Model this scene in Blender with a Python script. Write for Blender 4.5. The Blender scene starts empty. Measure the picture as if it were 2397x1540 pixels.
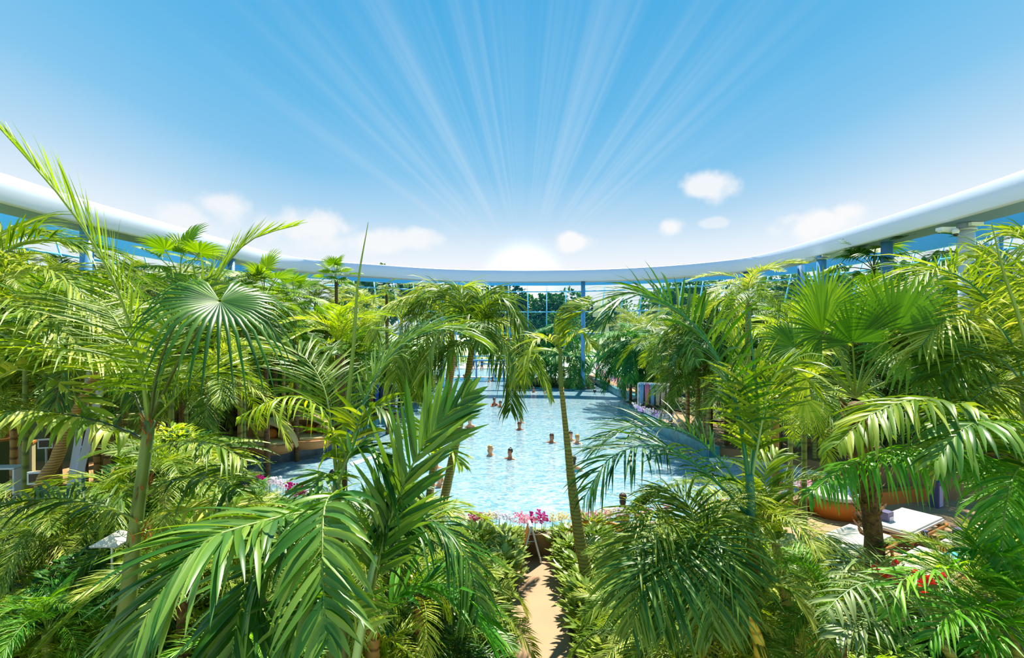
import bpy, bmesh, math, random
import numpy as np
from mathutils import Vector, Matrix, Euler
from mathutils.geometry import tessellate_polygon

sc = bpy.context.scene
C = sc.collection
R = random.Random(7)
W_, H_, F_ = 2397.0, 1540.0, 1250.0
CX, CY = W_/2, H_/2
CAMZ = 5.2
WZ = 0.45          # water level

# ------------------------------------------------------------ camera
cam = bpy.data.cameras.new('camera'); cam.sensor_width = 36.0; cam.lens = F_/W_*36.0
cam.clip_start = 0.05; cam.clip_end = 2000
camo = bpy.data.objects.new('camera', cam); C.objects.link(camo)
camo.location = (0, 0, CAMZ); camo.rotation_euler = (math.pi/2, 0, 0)
sc.camera = camo
sc.view_settings.view_transform = 'Standard'; sc.view_settings.look = 'None'
sc.view_settings.exposure = 0.0; sc.view_settings.gamma = 1.0
sc.view_settings.use_curve_mapping = False

def lin(c):
    return tuple((v/255/12.92 if v/255 <= .04045 else ((v/255+.055)/1.055)**2.4) for v in c)
def L4(c): return lin(c)+(1,)

# ------------------------------------------------------------ sky
def build_world():
    w = bpy.data.worlds.new('sky'); sc.world = w; w.use_nodes = True
    nt = w.node_tree; nt.nodes.clear(); N = nt.nodes.new; K = nt.links.new
    def m(op, a, b=None, c=None, clamp=False):
        n = N('ShaderNodeMath'); n.operation = op; n.use_clamp = clamp
        for i, v in enumerate((a, b, c)):
            if v is None: continue
            if isinstance(v, (int, float)): n.inputs[i].default_value = v
            else: K(v, n.inputs[i])
        return n.outputs[0]
    def smooth(v, a, b, o0=0., o1=1.):
        n = N('ShaderNodeMapRange'); n.interpolation_type = 'SMOOTHSTEP'
        K(v, n.inputs[0]); n.inputs[1].default_value = a; n.inputs[2].default_value = b
        n.inputs[3].default_value = o0; n.inputs[4].default_value = o1
        return n.outputs[0]
    def mix(f, a, b):
        n = N('ShaderNodeMix'); n.data_type = 'RGBA'
        if isinstance(f, float): n.inputs[0].default_value = f
        else: K(f, n.inputs[0])
        for i, v in ((6, a), (7, b)):
            if isinstance(v, tuple): n.inputs[i].default_value = v
            else: K(v, n.inputs[i])
        return n.outputs[2]
    def dot(v, vec):
        n = N('ShaderNodeVectorMath'); n.operation = 'DOT_PRODUCT'; K(v, n.inputs[0]); n.inputs[1].default_value = vec
        return n.outputs['Value']
    tc = N('ShaderNodeTexCoord'); nm = N('ShaderNodeVectorMath'); nm.operation = 'NORMALIZE'; K(tc.outputs['Generated'], nm.inputs[0])
    D = nm.outputs[0]
    sep = N('ShaderNodeSeparateXYZ'); K(D, sep.inputs[0])
    x, y, z = sep.outputs
    # gradient over elevation
    ramp = N('ShaderNodeValToRGB'); el = ramp.color_ramp
    el.elements[0].position = 0.0; el.elements[0].color = L4((252, 251, 250))
    el.elements[1].position = 1.0; el.elements[1].color = L4((44, 140, 205))
    for p, c in ((.10, (250, 250, 252)), (.145, (226, 240, 252)), (.20, (182, 219, 245)), (.27, (134, 199, 240)),
                 (.37, (102, 186, 235)), (.55, (72, 172, 228)), (.75, (56, 158, 220))):
        e = el.elements.new(p); e.color = L4(c)
    K(m('MULTIPLY', z, smooth(m('ABSOLUTE', x), .3, .72, 1., .7)), ramp.inputs[0])
    col = ramp.outputs[0]
    # rays that fan out from the low sun
    s = Vector(((1225-CX)/F_, 1, (CY-650)/F_)).normalized()
    u = s.cross(Vector((0, 0, 1))).normalized(); v = u.cross(s).normalized()
    du = dot(D, u); dv = dot(D, v); ds = dot(D, s)
    th = m('ARCTAN2', du, dv)
    rad = m('SQRT', m('ADD', m('MULTIPLY', du, du), m('MULTIPLY', dv, dv)))
    cb = N('ShaderNodeCombineXYZ'); K(th, cb.inputs[0])
    def ray(scale, lo, hi, det):
        nz = N('ShaderNodeTexNoise'); nz.inputs['Scale'].default_value = scale; nz.inputs['Detail'].default_value = det
        nz.inputs['Roughness'].default_value = .6
        K(cb.outputs[0], nz.inputs['Vector'])
        return smooth(nz.outputs[0], lo, hi)
    r = m('ADD', m('MULTIPLY', ray(5.0, .40, .75, 4), .75), m('MULTIPLY', ray(14.0, .45, .8, 2), .45))
    fall = m('MULTIPLY', smooth(rad, .05, .18), smooth(rad, .25, .74, 1., .0))
    side = smooth(m('ABSOLUTE', th), .75, 1.25, 1., 0.)
    r = m('MULTIPLY', m('MULTIPLY', r, fall), m('MULTIPLY', side, .36), clamp=True)
    r = m('MULTIPLY', r, smooth(ds, 0., .3))
    col = mix(r, col, L4((236, 247, 254)))
    # clouds: noise-edged puffs at their own bearings
    nz = N('ShaderNodeTexNoise'); nz.inputs['Scale'].default_value = 16; nz.inputs['Detail'].default_value = 5; K(D, nz.inputs['Vector'])
    nf = m('SUBTRACT', nz.outputs[0], .5)
    tot = None
    for (px, py, rx, rz, amt) in ((1660, 437, 74, 36, .85), (1570, 532, 36, 25, .9), (1343, 566, 52, 24, .95), (1672, 522, 34, 12, .5),
                                  (1928, 518, 104, 42, .95), (515, 478, 82, 52, .75), (450, 510, 75, 50, .6), (740, 535, 130, 46, .85), (880, 565, 160, 34, .8), (1975, 495, 60, 34, .9)):
        c = Vector(((px-CX)/F_, 1, (CY-py)/F_)); ln = c.length; c.normalize()
        cu = c.cross(Vector((0, 0, 1))).normalized(); cv = cu.cross(c)
        cosk = 1/ln
        a = m('MULTIPLY', dot(D, cu), F_/(rx*cosk*cosk*1.0)); b = m('MULTIPLY', dot(D, cv), F_/(rz*cosk))
        e = m('SQRT', m('ADD', m('MULTIPLY', a, a), m('MULTIPLY', b, b)))
        e = m('ADD', e, m('MULTIPLY', nf, -2.2))
        f = m('MULTIPLY', smooth(e, .45, 1.15, 1., 0.), amt)
        f = m('MULTIPLY', f, smooth(dot(D, c), .8, .9))
        tot = f if tot is None else m('MAXIMUM', tot, f)
    col = mix(tot, col, L4((252, 252, 253)))
    # disc glow of the sun itself
    g = smooth(rad, .0, .10, 1., 0.)
    g = m('MULTIPLY', m('MULTIPLY', g, g), smooth(ds, 0., .3))
    ad = N('ShaderNodeMix'); ad.data_type = 'RGBA'; ad.blend_type = 'ADD'; K(m('MULTIPLY', g, 1.2), ad.inputs[0]); K(col, ad.inputs[6]); ad.inputs[7].default_value = (1, .97, .92, 1)
    col = ad.outputs[2]
    # ground side of the sky sphere
    low = smooth(z, -.06, -.005, 1., 0.)
    col = mix(low, col, L4((205, 215, 190)))
    bg = N('ShaderNodeBackground'); K(col, bg.inputs[0]); bg.inputs[1].default_value = 1.0
    out = N('ShaderNodeOutputWorld'); K(bg.outputs[0], out.inputs[0])
build_world()
sun = bpy.data.lights.new('sun', 'SUN'); sun.energy = 10.5; sun.angle = math.radians(.6); sun.color = (1, .94, .76)
suno = bpy.data.objects.new('sun', sun); C.objects.link(suno)
_az, _el = math.radians(13), math.radians(60)      # ahead and a little to the left, high
sd = Vector((math.sin(_az)*math.cos(_el), math.cos(_az)*math.cos(_el), math.sin(_el)))
suno.rotation_euler = sd.to_track_quat('Z', 'Y').to_euler(); suno.location = (0, 0, 40)

# ------------------------------------------------------------ helpers
def P(px, py, d): return Vector(((px-CX)/F_*d, d, CAMZ-(py-CY)/F_*d))
def G(px, py, z=0.0):
    d = (CAMZ-z)*F_/(py-CY); return Vector(((px-CX)/F_*d, d, z))
def tagp(o, label=None, cat=None, group=None, kind=None):
    if label: o['label'] = label
    if cat: o['category'] = cat
    if group: o['group'] = group
    if kind: o['kind'] = kind
    return o
def thing(name, label, cat, loc=(0, 0, 0), rz=0.0, group=None):
    o = bpy.data.objects.new(name, None); C.objects.link(o); o.empty_display_size = .1
    o.location = loc; o.rotation_euler = (0, 0, rz)
    return tagp(o, label, cat, group)

class MB:
    def __init__(s): s.v = []; s.f = []; s.m = []; s.n = 0
    def add(s, verts, faces, mi=0):
        verts = np.asarray(verts, float).reshape(-1, 3)
        faces = np.asarray(faces, int)
        s.v.append(verts)
        if faces.ndim == 2: s.f.extend((faces+s.n).tolist())
        s.m.extend([mi]*len(faces)); s.n += len(verts)
    def box(s, c, d, rz=0, mi=0, rot=None):
        c = Vector(c); hx, hy, hz = d[0]/2, d[1]/2, d[2]/2
        M = rot if rot is not None else Matrix.Rotation(rz, 3, 'Z')
        vs = [M@Vector((a*hx, b*hy, e*hz))+c for a in (-1, 1) for b in (-1, 1) for e in (-1, 1)]
        s.add([tuple(v) for v in vs], [(0, 1, 3, 2), (4, 6, 7, 5), (0, 4, 5, 1), (2, 3, 7, 6), (0, 2, 6, 4), (1, 5, 7, 3)], mi)
    def tube(s, pts, rads, seg=8, mi=0, cap=True):
        pts = np.asarray([tuple(p) for p in pts], float); n = len(pts)
        rads = np.broadcast_to(np.asarray(rads, float), (n,))
        T = np.gradient(pts, axis=0); T /= np.linalg.norm(T, axis=1)[:, None]+1e-9
        ref = np.array([0.13, 1, .07]) if abs(T[0][2]) > .8 else np.array([0, 0, 1.])
        A = np.cross(T, ref); A /= np.linalg.norm(A, axis=1)[:, None]+1e-9
        B = np.cross(T, A)
        an = np.linspace(0, 2*np.pi, seg, endpoint=False)
        vs = pts[:, None]+rads[:, None, None]*(np.cos(an)[None, :, None]*A[:, None]+np.sin(an)[None, :, None]*B[:, None])
        fs = [(i*seg+j, i*seg+(j+1) % seg, (i+1)*seg+(j+1) % seg, (i+1)*seg+j) for i in range(n-1) for j in range(seg)]
        s.add(vs.reshape(-1, 3), fs, mi)
        if cap:
            b = s.n-n*seg
            s.f.append([b+j for j in range(seg)][::-1]); s.f.append([b+(n-1)*seg+j for j in range(seg)]); s.m += [mi, mi]
    def ball(s, c, r, sx=1, sy=1, sz=1, u=12, w=8, mi=0, M=None):
        vs = []
        for i in range(w+1):
            t = math.pi*i/w
            for j in range(u):
                a = 2*math.pi*j/u
                p = Vector((math.sin(t)*math.cos(a)*r*sx, math.sin(t)*math.sin(a)*r*sy, math.cos(t)*r*sz))
                if M is not None: p = M@p
                vs.append((p.x+c[0], p.y+c[1], p.z+c[2]))
        s.add(vs, [(i*u+j, (i+1)*u+j, (i+1)*u+(j+1) % u, i*u+(j+1) % u) for i in range(w) for j in range(u)], mi)
    def lathe(s, prof, seg=24, c=(0, 0, 0), mi=0):
        vs = [(c[0]+r*math.cos(2*math.pi*j/seg), c[1]+r*math.sin(2*math.pi*j/seg), c[2]+z) for r, z in prof for j in range(seg)]
        s.add(vs, [(i*seg+j, i*seg+(j+1) % seg, (i+1)*seg+(j+1) % seg, (i+1)*seg+j) for i in range(len(prof)-1) for j in range(seg)], mi)
    def mesh(s, name, mats, smooth=True):
        me = bpy.data.meshes.new(name)
        v = np.concatenate(s.v) if s.v else np.zeros((0, 3))
        me.from_pydata(v.tolist(), [], s.f)
        for m_ in (mats if isinstance(mats, (list, tuple)) else [mats]): me.materials.append(m_)
        me.polygons.foreach_set('material_index', s.m)
        if smooth: me.polygons.foreach_set('use_smooth', [True]*len(me.polygons))
        me.update()
        return me
def put(name, me, parent=None, loc=(0, 0, 0), rot=(0, 0, 0), scale=1.0):
    o = bpy.data.objects.new(name, me); C.objects.link(o); o.location = loc; o.rotation_euler = rot
    o.scale = (scale,)*3 if isinstance(scale, (int, float)) else scale
    if parent: o.parent = parent
    return o
def build(name, mb, mats, parent=None, smooth=False, loc=(0, 0, 0)):
    return put(name, mb.mesh(name, mats, smooth), parent, loc)

# ------------------------------------------------------------ materials
def newmat(name):
    m = bpy.data.materials.new(name); m.use_nodes = True; nt = m.node_tree
    b = nt.nodes['Principled BSDF']; return m, nt, b
def plain(name, col, rough=.5, spec=.5, metal=0., noise=0.0, nscale=8., bump=0., col2=None):
    m, nt, b = newmat(name); b.inputs['Roughness'].default_value = rough; b.inputs['Metallic'].default_value = metal
    b.inputs['Specular IOR Level'].default_value = spec
    c = L4(col)
    b.inputs['Base Color'].default_value = c
    if noise or col2 or bump:
        tc = nt.nodes.new('ShaderNodeTexCoord'); nz = nt.nodes.new('ShaderNodeTexNoise'); nz.inputs['Scale'].default_value = nscale; nz.inputs['Detail'].default_value = 5
        nt.links.new(tc.outputs['Object'], nz.inputs['Vector'])
        mx = nt.nodes.new('ShaderNodeMix'); mx.data_type = 'RGBA'
        mr = nt.nodes.new('ShaderNodeMapRange'); mr.inputs[1].default_value = .32; mr.inputs[2].default_value = .68
        nt.links.new(nz.outputs[0], mr.inputs[0]); nt.links.new(mr.outputs[0], mx.inputs[0])
        mx.inputs[6].default_value = c
        mx.inputs[7].default_value = L4(col2) if col2 else tuple(min(1, v*(1-noise)) for v in c[:3])+(1,)
        nt.links.new(mx.outputs[2], b.inputs['Base Color'])
        if bump:
            bp = nt.nodes.new('ShaderNodeBump'); bp.inputs['Strength'].default_value = bump; bp.inputs['Distance'].default_value = .02
            nt.links.new(nz.outputs[0], bp.inputs['Height']); nt.links.new(bp.outputs[0], b.inputs['Normal'])
    return m
def leafmat(name, dark, mid, light, trans=.35, rough=.38, tip=None, spec=.5):
    """leaf: each blade its own green, part of the light passes through"""
    m, nt, b = newmat(name); N = nt.nodes.new; K = nt.links.new
    geo = N('ShaderNodeNewGeometry'); oi = N('ShaderNodeObjectInfo')
    ad = N('ShaderNodeMath'); ad.operation = 'MULTIPLY_ADD'; K(oi.outputs['Random'], ad.inputs[0]); ad.inputs[1].default_value = .45
    sb = N('ShaderNodeMath'); sb.operation = 'MULTIPLY'; K(geo.outputs['Random Per Island'], sb.inputs[0]); sb.inputs[1].default_value = .55
    K(sb.outputs[0], ad.inputs[2])
    rp = N('ShaderNodeValToRGB'); rp.color_ramp.elements[0].color = L4(dark); rp.color_ramp.elements[0].position = .08
    rp.color_ramp.elements[1].color = L4(light); rp.color_ramp.elements[1].position = .95
    e = rp.color_ramp.elements.new(.5); e.color = L4(mid)
    if tip: e = rp.color_ramp.elements.new(.985); e.color = L4(tip)
    K(ad.outputs[0], rp.inputs[0])
    K(rp.outputs[0], b.inputs['Base Color'])
    b.inputs['Roughness'].default_value = rough; b.inputs['Specular IOR Level'].default_value = spec
    hs = N('ShaderNodeHueSaturation'); hs.inputs['Hue'].default_value = .488; hs.inputs['Saturation'].default_value = 1.15; hs.inputs['Value'].default_value = 1.5
    K(rp.outputs[0], hs.inputs['Color'])
    tr = N('ShaderNodeBsdfTranslucent'); K(hs.outputs[0], tr.inputs[0])
    mx = N('ShaderNodeMixShader'); mx.inputs[0].default_value = trans
    K(b.outputs[0], mx.inputs[1]); K(tr.outputs[0], mx.inputs[2])
    K(mx.outputs[0], nt.nodes['Material Output'].inputs[0])
    return m
def ringed(name, c1, c2, scale, rough=.6, bump=.4):
    m, nt, b = newmat(name); N = nt.nodes.new; K = nt.links.new
    tc = N('ShaderNodeTexCoord'); wv = N('ShaderNodeTexWave'); wv.bands_direction = 'Z'; wv.inputs['Scale'].default_value = scale
    wv.inputs['Distortion'].default_value = 1.6; wv.inputs['Detail'].default_value = 3
    K(tc.outputs['Object'], wv.inputs['Vector'])
    rp = N('ShaderNodeValToRGB'); rp.color_ramp.elements[0].color = L4(c2); rp.color_ramp.elements[1].color = L4(c1); rp.color_ramp.elements[1].position = .35
    K(wv.outputs[0], rp.inputs[0]); K(rp.outputs[0], b.inputs['Base Color']); b.inputs['Roughness'].default_value = rough
    bp = N('ShaderNodeBump'); bp.inputs['Strength'].default_value = bump; bp.inputs['Distance'].default_value = .02
    K(wv.outputs[0], bp.inputs['Height']); K(bp.outputs[0], b.inputs['Normal'])
    return m

M = {}
M['leaf'] = leafmat('leaf_green', (44, 84, 10), (108, 142, 28), (212, 214, 104), trans=.32, rough=.42, spec=.35)
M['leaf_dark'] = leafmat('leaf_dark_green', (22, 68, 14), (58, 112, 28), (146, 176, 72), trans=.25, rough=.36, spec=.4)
M['leaf_yellow'] = leafmat('leaf_yellow_green', (100, 138, 16), (146, 176, 30), (214, 216, 90), trans=.4, spec=.35)
M['leaf_fan'] = leafmat('leaf_fan', (58, 104, 16), (98, 142, 28), (158, 184, 56), trans=.32, rough=.45, spec=.3)
M['leaf_fan_deep'] = leafmat('leaf_fan_deep', (40, 88, 18), (72, 124, 26), (100, 146, 40), trans=.16, rough=.45, spec=.3)
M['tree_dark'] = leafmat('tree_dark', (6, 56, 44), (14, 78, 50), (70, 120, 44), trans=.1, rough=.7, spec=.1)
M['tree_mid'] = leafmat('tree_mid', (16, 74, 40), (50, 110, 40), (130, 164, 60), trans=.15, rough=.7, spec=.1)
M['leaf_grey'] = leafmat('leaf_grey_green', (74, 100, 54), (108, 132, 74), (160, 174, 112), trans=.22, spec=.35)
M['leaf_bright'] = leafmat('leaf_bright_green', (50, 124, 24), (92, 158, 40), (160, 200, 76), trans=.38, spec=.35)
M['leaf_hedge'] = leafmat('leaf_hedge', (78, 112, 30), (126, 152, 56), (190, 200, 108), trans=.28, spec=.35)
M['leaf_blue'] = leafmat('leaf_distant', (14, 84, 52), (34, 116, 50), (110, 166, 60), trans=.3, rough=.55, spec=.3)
M['rachis'] = plain('rachis', (116, 142, 50), .45)
M['rachis_dark'] = plain('rachis_dark', (58, 74, 26), .45)
M['rachis_pale'] = plain('rachis_pale', (150, 186, 120), .4)
M['rachis_teal'] = plain('rachis_teal', (34, 120, 84), .4)
M['trunk_green'] = ringed('trunk_green', (124, 136, 54), (84, 100, 36), 5.0, .5, .2)
M['trunk_sheath'] = plain('crownshaft', (96, 122, 50), .4, noise=.25, nscale=3)
M['trunk_teal'] = plain('crownshaft_teal', (38, 136, 120), .35, col2=(20, 92, 96), nscale=3)
M['trunk_brown'] = ringed('trunk_brown', (176, 132, 66), (110, 74, 32), 6.0)
M['trunk_olive'] = ringed('trunk_olive', (150, 136, 56), (102, 86, 34), 5.0)
M['trunk_pale'] = ringed('trunk_pale', (176, 166, 100), (136, 122, 60), 3.0)
M['trunk_yellow'] = ringed('trunk_yellow', (206, 184, 60), (160, 130, 30), 2.5)
M['trunk_fibre'] = plain('trunk_fibre', (122, 92, 52), .9, col2=(64, 46, 26), nscale=25, bump=.9)
M['orange_fibre'] = plain('orange_fibre', (158, 96, 36), .8, col2=(96, 54, 20), nscale=20, bump=.5)
M['floor'] = plain('sandstone_paving', (168, 132, 98), .7, noise=.14, nscale=1.2, bump=.1)
M['deck'] = plain('terrace_stone', (160, 122, 80), .7, noise=.16, nscale=1.0)
M['soil'] = plain('bed_soil', (74, 60, 34), .95, col2=(40, 46, 20), nscale=4, bump=.5)
M['tile'] = plain('pool_tile', (176, 226, 238), .4, col2=(150, 214, 232), nscale=3.0)
M['tile_blue'] = plain('pool_tile_deep', (30, 156, 214), .4, noise=.12, nscale=3)
M['tile_white'] = plain('pool_tile_white', (214, 224, 236), .4, noise=.1, nscale=14)
M['wall_teal'] = plain('pool_wall_teal', (32, 140, 148), .35, col2=(14, 92, 108), nscale=3.2, bump=.3)
M['wall_slate'] = plain('pool_wall_slate', (88, 104, 112), .45, col2=(50, 66, 76), nscale=3.5, bump=.4)
M['wall_brown'] = plain('pool_wall_brown', (128, 100, 58), .6, col2=(98, 78, 40), nscale=4, bump=.5)
M['ring_face'] = plain('ring_paint', (228, 232, 255), .45, metal=.1)
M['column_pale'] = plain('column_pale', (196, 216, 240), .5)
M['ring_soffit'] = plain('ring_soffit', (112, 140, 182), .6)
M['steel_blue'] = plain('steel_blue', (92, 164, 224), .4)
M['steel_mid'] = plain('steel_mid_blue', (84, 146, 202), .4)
M['fascia'] = plain('fascia_blue', (66, 184, 240), .5)
M['mullion'] = plain('mullion_blue', (96, 186, 226), .4)
M['white'] = plain('white_fabric', (212, 206, 196), .8, noise=.05, nscale=3)
M['white_metal'] = plain('white_metal', (230, 236, 242), .35)
M['cream'] = plain('cream_fabric', (196, 172, 112), .8, noise=.08, nscale=4)
M['rattan'] = ringed('rattan', (206, 146, 84), (150, 92, 44), 40, .6)
M['wood'] = plain('bamboo_wood', (184, 124, 56), .5, noise=.2, nscale=10)
M['orange'] = plain('orange_wall', (208, 124, 40), .7, noise=.12, nscale=3)
M['terracotta'] = plain('terracotta', (186, 98, 52), .7)
M['olive_panel'] = plain('olive_panel', (78, 96, 50), .6, noise=.08, nscale=2)
M['pale_panel'] = plain('pale_panel', (186, 180, 136), .6)
M['grey_metal'] = plain('grey_metal', (176, 190, 200), .35, metal=.3)
M['dark'] = plain('dark_plastic', (24, 30, 40), .3)
M['navy'] = plain('navy_cloth', (30, 46, 110), .7)
M['purple'] = plain('purple_box', (84, 80, 122), .5)
M['lilac'] = plain('lilac_face', (176, 172, 200), .5)
M['red'] = plain('red_cloth', (214, 46, 44), .8)
M['lightblue'] = plain('lightblue_cloth', (120, 180, 226), .8)
M['pink'] = plain('pink_cloth', (232, 130, 170), .8)
M['floral'] = plain('floral_cloth', (250, 226, 110), .8, col2=(110, 170, 220), nscale=14)
M['blue'] = plain('blue_cloth', (36, 84, 196), .8)
M['limecloth'] = plain('lime_cloth', (214, 226, 120), .8)
M['aqua'] = plain('aqua_cloth', (60, 190, 214), .8)
M['glow_lamp'] = plain('lamp_glass', (240, 244, 246), .2)
M['skin'] = plain('skin_fair', (226, 160, 118), .5)
M['skin2'] = plain('skin_tan', (176, 108, 70), .5)
M['hair_brown'] = plain('hair_brown', (58, 34, 22), .6)
M['hair_dark'] = plain('hair_dark', (22, 20, 22), .5)
M['hair_blond'] = plain('hair_blond', (190, 140, 76), .6)
M['petal_white'] = leafmat('petal_white', (216, 204, 226), (236, 230, 240), (250, 248, 250), trans=.3)
M['petal_magenta'] = leafmat('petal_magenta', (160, 20, 110), (200, 60, 140), (226, 130, 184), trans=.3)
M['petal_pink'] = leafmat('petal_pink', (236, 150, 186), (244, 186, 206), (252, 220, 228), trans=.3)
M['petal_cream'] = leafmat('petal_cream', (226, 212, 176), (240, 232, 206), (250, 246, 230), trans=.3)
M['petal_lilac'] = leafmat('petal_lilac', (168, 130, 214), (206, 180, 236), (232, 220, 248), trans=.3)
M['petal_red'] = leafmat('petal_red', (196, 24, 20), (226, 44, 30), (240, 84, 50), trans=.2)
M['lawn'] = plain('lawn', (222, 228, 176), .9, col2=(176, 206, 120), nscale=.15)
M['pale_stone'] = plain('pale_stone', (244, 242, 232), .8)

def water_mat():
    m = bpy.data.materials.new('pool_water'); m.use_nodes = True; nt = m.node_tree; nt.nodes.clear(); N = nt.nodes.new; K = nt.links.new
    tc = N('ShaderNodeTexCoord')
    n1 = N('ShaderNodeTexNoise'); n1.inputs['Scale'].default_value = 2.2; n1.inputs['Detail'].default_value = 6; n1.inputs['Roughness'].default_value = .65; n1.inputs['Distortion'].default_value = .6
    mp = N('ShaderNodeMapping'); mp.inputs['Scale'].default_value = (1, 1.6, 1)
    K(tc.outputs['Object'], mp.inputs[0]); K(mp.outputs[0], n1.inputs['Vector'])
    bp = N('ShaderNodeBump'); bp.inputs['Strength'].default_value = .55; bp.inputs['Distance'].default_value = .12; K(n1.outputs[0], bp.inputs['Height'])
    gl = N('ShaderNodeBsdfGlossy'); gl.inputs['Roughness'].default_value = .06; gl.inputs[0].default_value = (.95, .98, 1, 1); K(bp.outputs[0], gl.inputs['Normal'])
    tr = N('ShaderNodeBsdfTransparent'); tr.inputs[0].default_value = (.80, .955, .985, 1)
    fr = N('ShaderNodeFresnel'); fr.inputs[0].default_value = 1.33; K(bp.outputs[0], fr.inputs['Normal'])
    mr = N('ShaderNodeMapRange'); mr.inputs[3].default_value = .02; mr.inputs[4].default_value = .95; K(fr.outputs[0], mr.inputs[0])
    n2 = N('ShaderNodeTexNoise'); n2.inputs['Scale'].default_value = 5.5; n2.inputs['Detail'].default_value = 4; n2.inputs['Distortion'].default_value = 1.2; K(mp.outputs[0], n2.inputs['Vector'])
    rp = N('ShaderNodeValToRGB'); rp.color_ramp.elements[0].position = .34; rp.color_ramp.elements[0].color = L4((80, 154, 184)); rp.color_ramp.elements[1].position = .66; rp.color_ramp.elements[1].color = L4((194, 210, 216))  # pale speckle paints ripple glints into the water's diffuse colour
    K(n2.outputs[0], rp.inputs[0])
    df = N('ShaderNodeBsdfDiffuse'); K(rp.outputs[0], df.inputs[0]); K(bp.outputs[0], df.inputs['Normal'])
    m0 = N('ShaderNodeMixShader'); m0.inputs[0].default_value = .72; K(tr.outputs[0], m0.inputs[1]); K(df.outputs[0], m0.inputs[2])
    mx = N('ShaderNodeMixShader'); K(mr.outputs[0], mx.inputs[0]); K(m0.outputs[0], mx.inputs[1]); K(gl.outputs[0], mx.inputs[2])
    o = N('ShaderNodeOutputMaterial'); K(mx.outputs[0], o.inputs[0]); return m
M['water'] = water_mat()
def glass_mat():
    m = bpy.data.materials.new('facade_glass'); m.use_nodes = True; nt = m.node_tree; nt.nodes.clear(); N = nt.nodes.new; K = nt.links.new
    gl = N('ShaderNodeBsdfGlossy'); gl.inputs['Roughness'].default_value = .02
    tr = N('ShaderNodeBsdfTransparent'); tr.inputs[0].default_value = (.84, .96, .98, 1)
    mx = N('ShaderNodeMixShader'); mx.inputs[0].default_value = .06; K(tr.outputs[0], mx.inputs[1]); K(gl.outputs[0], mx.inputs[2])
    o = N('ShaderNodeOutputMaterial'); K(mx.outputs[0], o.inputs[0]); return m
M['glass'] = glass_mat()

# ------------------------------------------------------------ setting: floors, pool, water
def polymesh(name, loops, z, mat, thick=0.0, kind='structure'):
    loops3 = [[Vector((p[0], p[1], 0)) for p in lp] for lp in loops]
    tris = tessellate_polygon(loops3)
    flat = [p for lp in loops3 for p in lp]
    mb = MB(); mb.add([(p.x, p.y, z) for p in flat], [tuple(t) for t in tris])
    if thick:
        b = 0
        for lp in loops3:
            n = len(lp)
            vs = [(p.x, p.y, z) for p in lp]+[(p.x, p.y, z-thick) for p in lp]
            mb.add(vs, [(i, (i+1) % n, n+(i+1) % n, n+i) for i in range(n)])
    o = build(name, mb, mat)
    bm = bmesh.new(); bm.from_mesh(o.data); bmesh.ops.recalc_face_normals(bm, faces=bm.faces)
    up = [f for f in bm.faces if abs(f.normal.z) > .5]
    if up and not thick and up[0].normal.z < 0: bmesh.ops.reverse_faces(bm, faces=bm.faces)
    bm.to_mesh(o.data); bm.free()
    if kind: o['kind'] = kind
    return o
pool_px = [(590, 1135), (622, 1088), (700, 1075), (792, 1052), (850, 1012), (960, 957), (985, 925), (1002, 905), (1008, 884), (1205, 884),
           (1212, 908), (1338, 916), (1398, 898), (1440, 925), (1490, 946), (1446, 960), (1560, 1024), (1660, 1078), (1800, 1090),
           (1905, 1115), (1880, 1152), (1700, 1205), (1480, 1230), (1340, 1242), (1200, 1243), (1060, 1240), (850, 1212), (700, 1178), (610, 1150)]
POOL = [(G(x, y, WZ).x, G(x, y, WZ).y) for x, y in pool_px]
def inpoly(p, poly):
    x, y = p; c = False; j = len(poly)-1
    for i in range(len(poly)):
        xi, yi = poly[i][0], poly[i][1]; xj, yj = poly[j][0], poly[j][1]
        if (yi > y) != (yj > y) and x < (xj-xi)*(y-yi)/(yj-yi)+xi: c = not c
        j = i
    return c
def dist_poly(p, poly):
    best = 1e9; px, py = p
    for i in range(len(poly)):
        ax, ay = poly[i]; bx, by = poly[(i+1) % len(poly)]
        t = max(0, min(1, ((px-ax)*(bx-ax)+(py-ay)*(by-ay))/((bx-ax)**2+(by-ay)**2+1e-9)))
        best = min(best, math.hypot(px-ax-t*(bx-ax), py-ay-t*(by-ay)))
    return best
polymesh('floor', [[(-23, -3), (23, -3), (23, 51.5), (-23, 51.5)], POOL], 0.0, M['floor'])
polymesh('pool_floor', [POOL], WZ-1.3, M['tile'])
polymesh('water', [POOL], WZ, M['water'])
# pool side walls, one strip per run, each with its own coping height
def strip(name, idx, z0, z1, th, mat):
    mb = MB()
    pts = [Vector((POOL[i][0], POOL[i][1])) for i in idx]
    cen = Vector((1.0, 24.0))
    outp = []
    for k, p in enumerate(pts):
        a = pts[max(0, k-1)]; b = pts[min(len(pts)-1, k+1)]; t = (b-a).normalized(); n = Vector((t.y, -t.x))
        if inpoly(tuple(p+n*.15), POOL) and not inpoly(tuple(p-n*.15), POOL): n = -n
        outp.append(p+n*th)
    n = len(pts)
    vs = [(p.x, p.y, z0) for p in pts]+[(p.x, p.y, z1) for p in pts]+[(p.x, p.y, z1) for p in outp]+[(p.x, p.y, z0) for p in outp]
    fs = []
    for i in range(n-1):
        for r in range(3): fs.append((r*n+i, r*n+i+1, (r+1)*n+i+1, (r+1)*n+i))
    fs += [(0, n, 2*n, 3*n), (n-1, 2*n-1, 3*n-1, 4*n-1)]
    mb.add(vs, fs)
    o = build(name, mb, mat); o['kind'] = 'structure'
    bm = bmesh.new(); bm.from_mesh(o.data); bmesh.ops.recalc_face_normals(bm, faces=bm.faces); bm.to_mesh(o.data); bm.free()
    return o
zb = WZ-1.3
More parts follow.
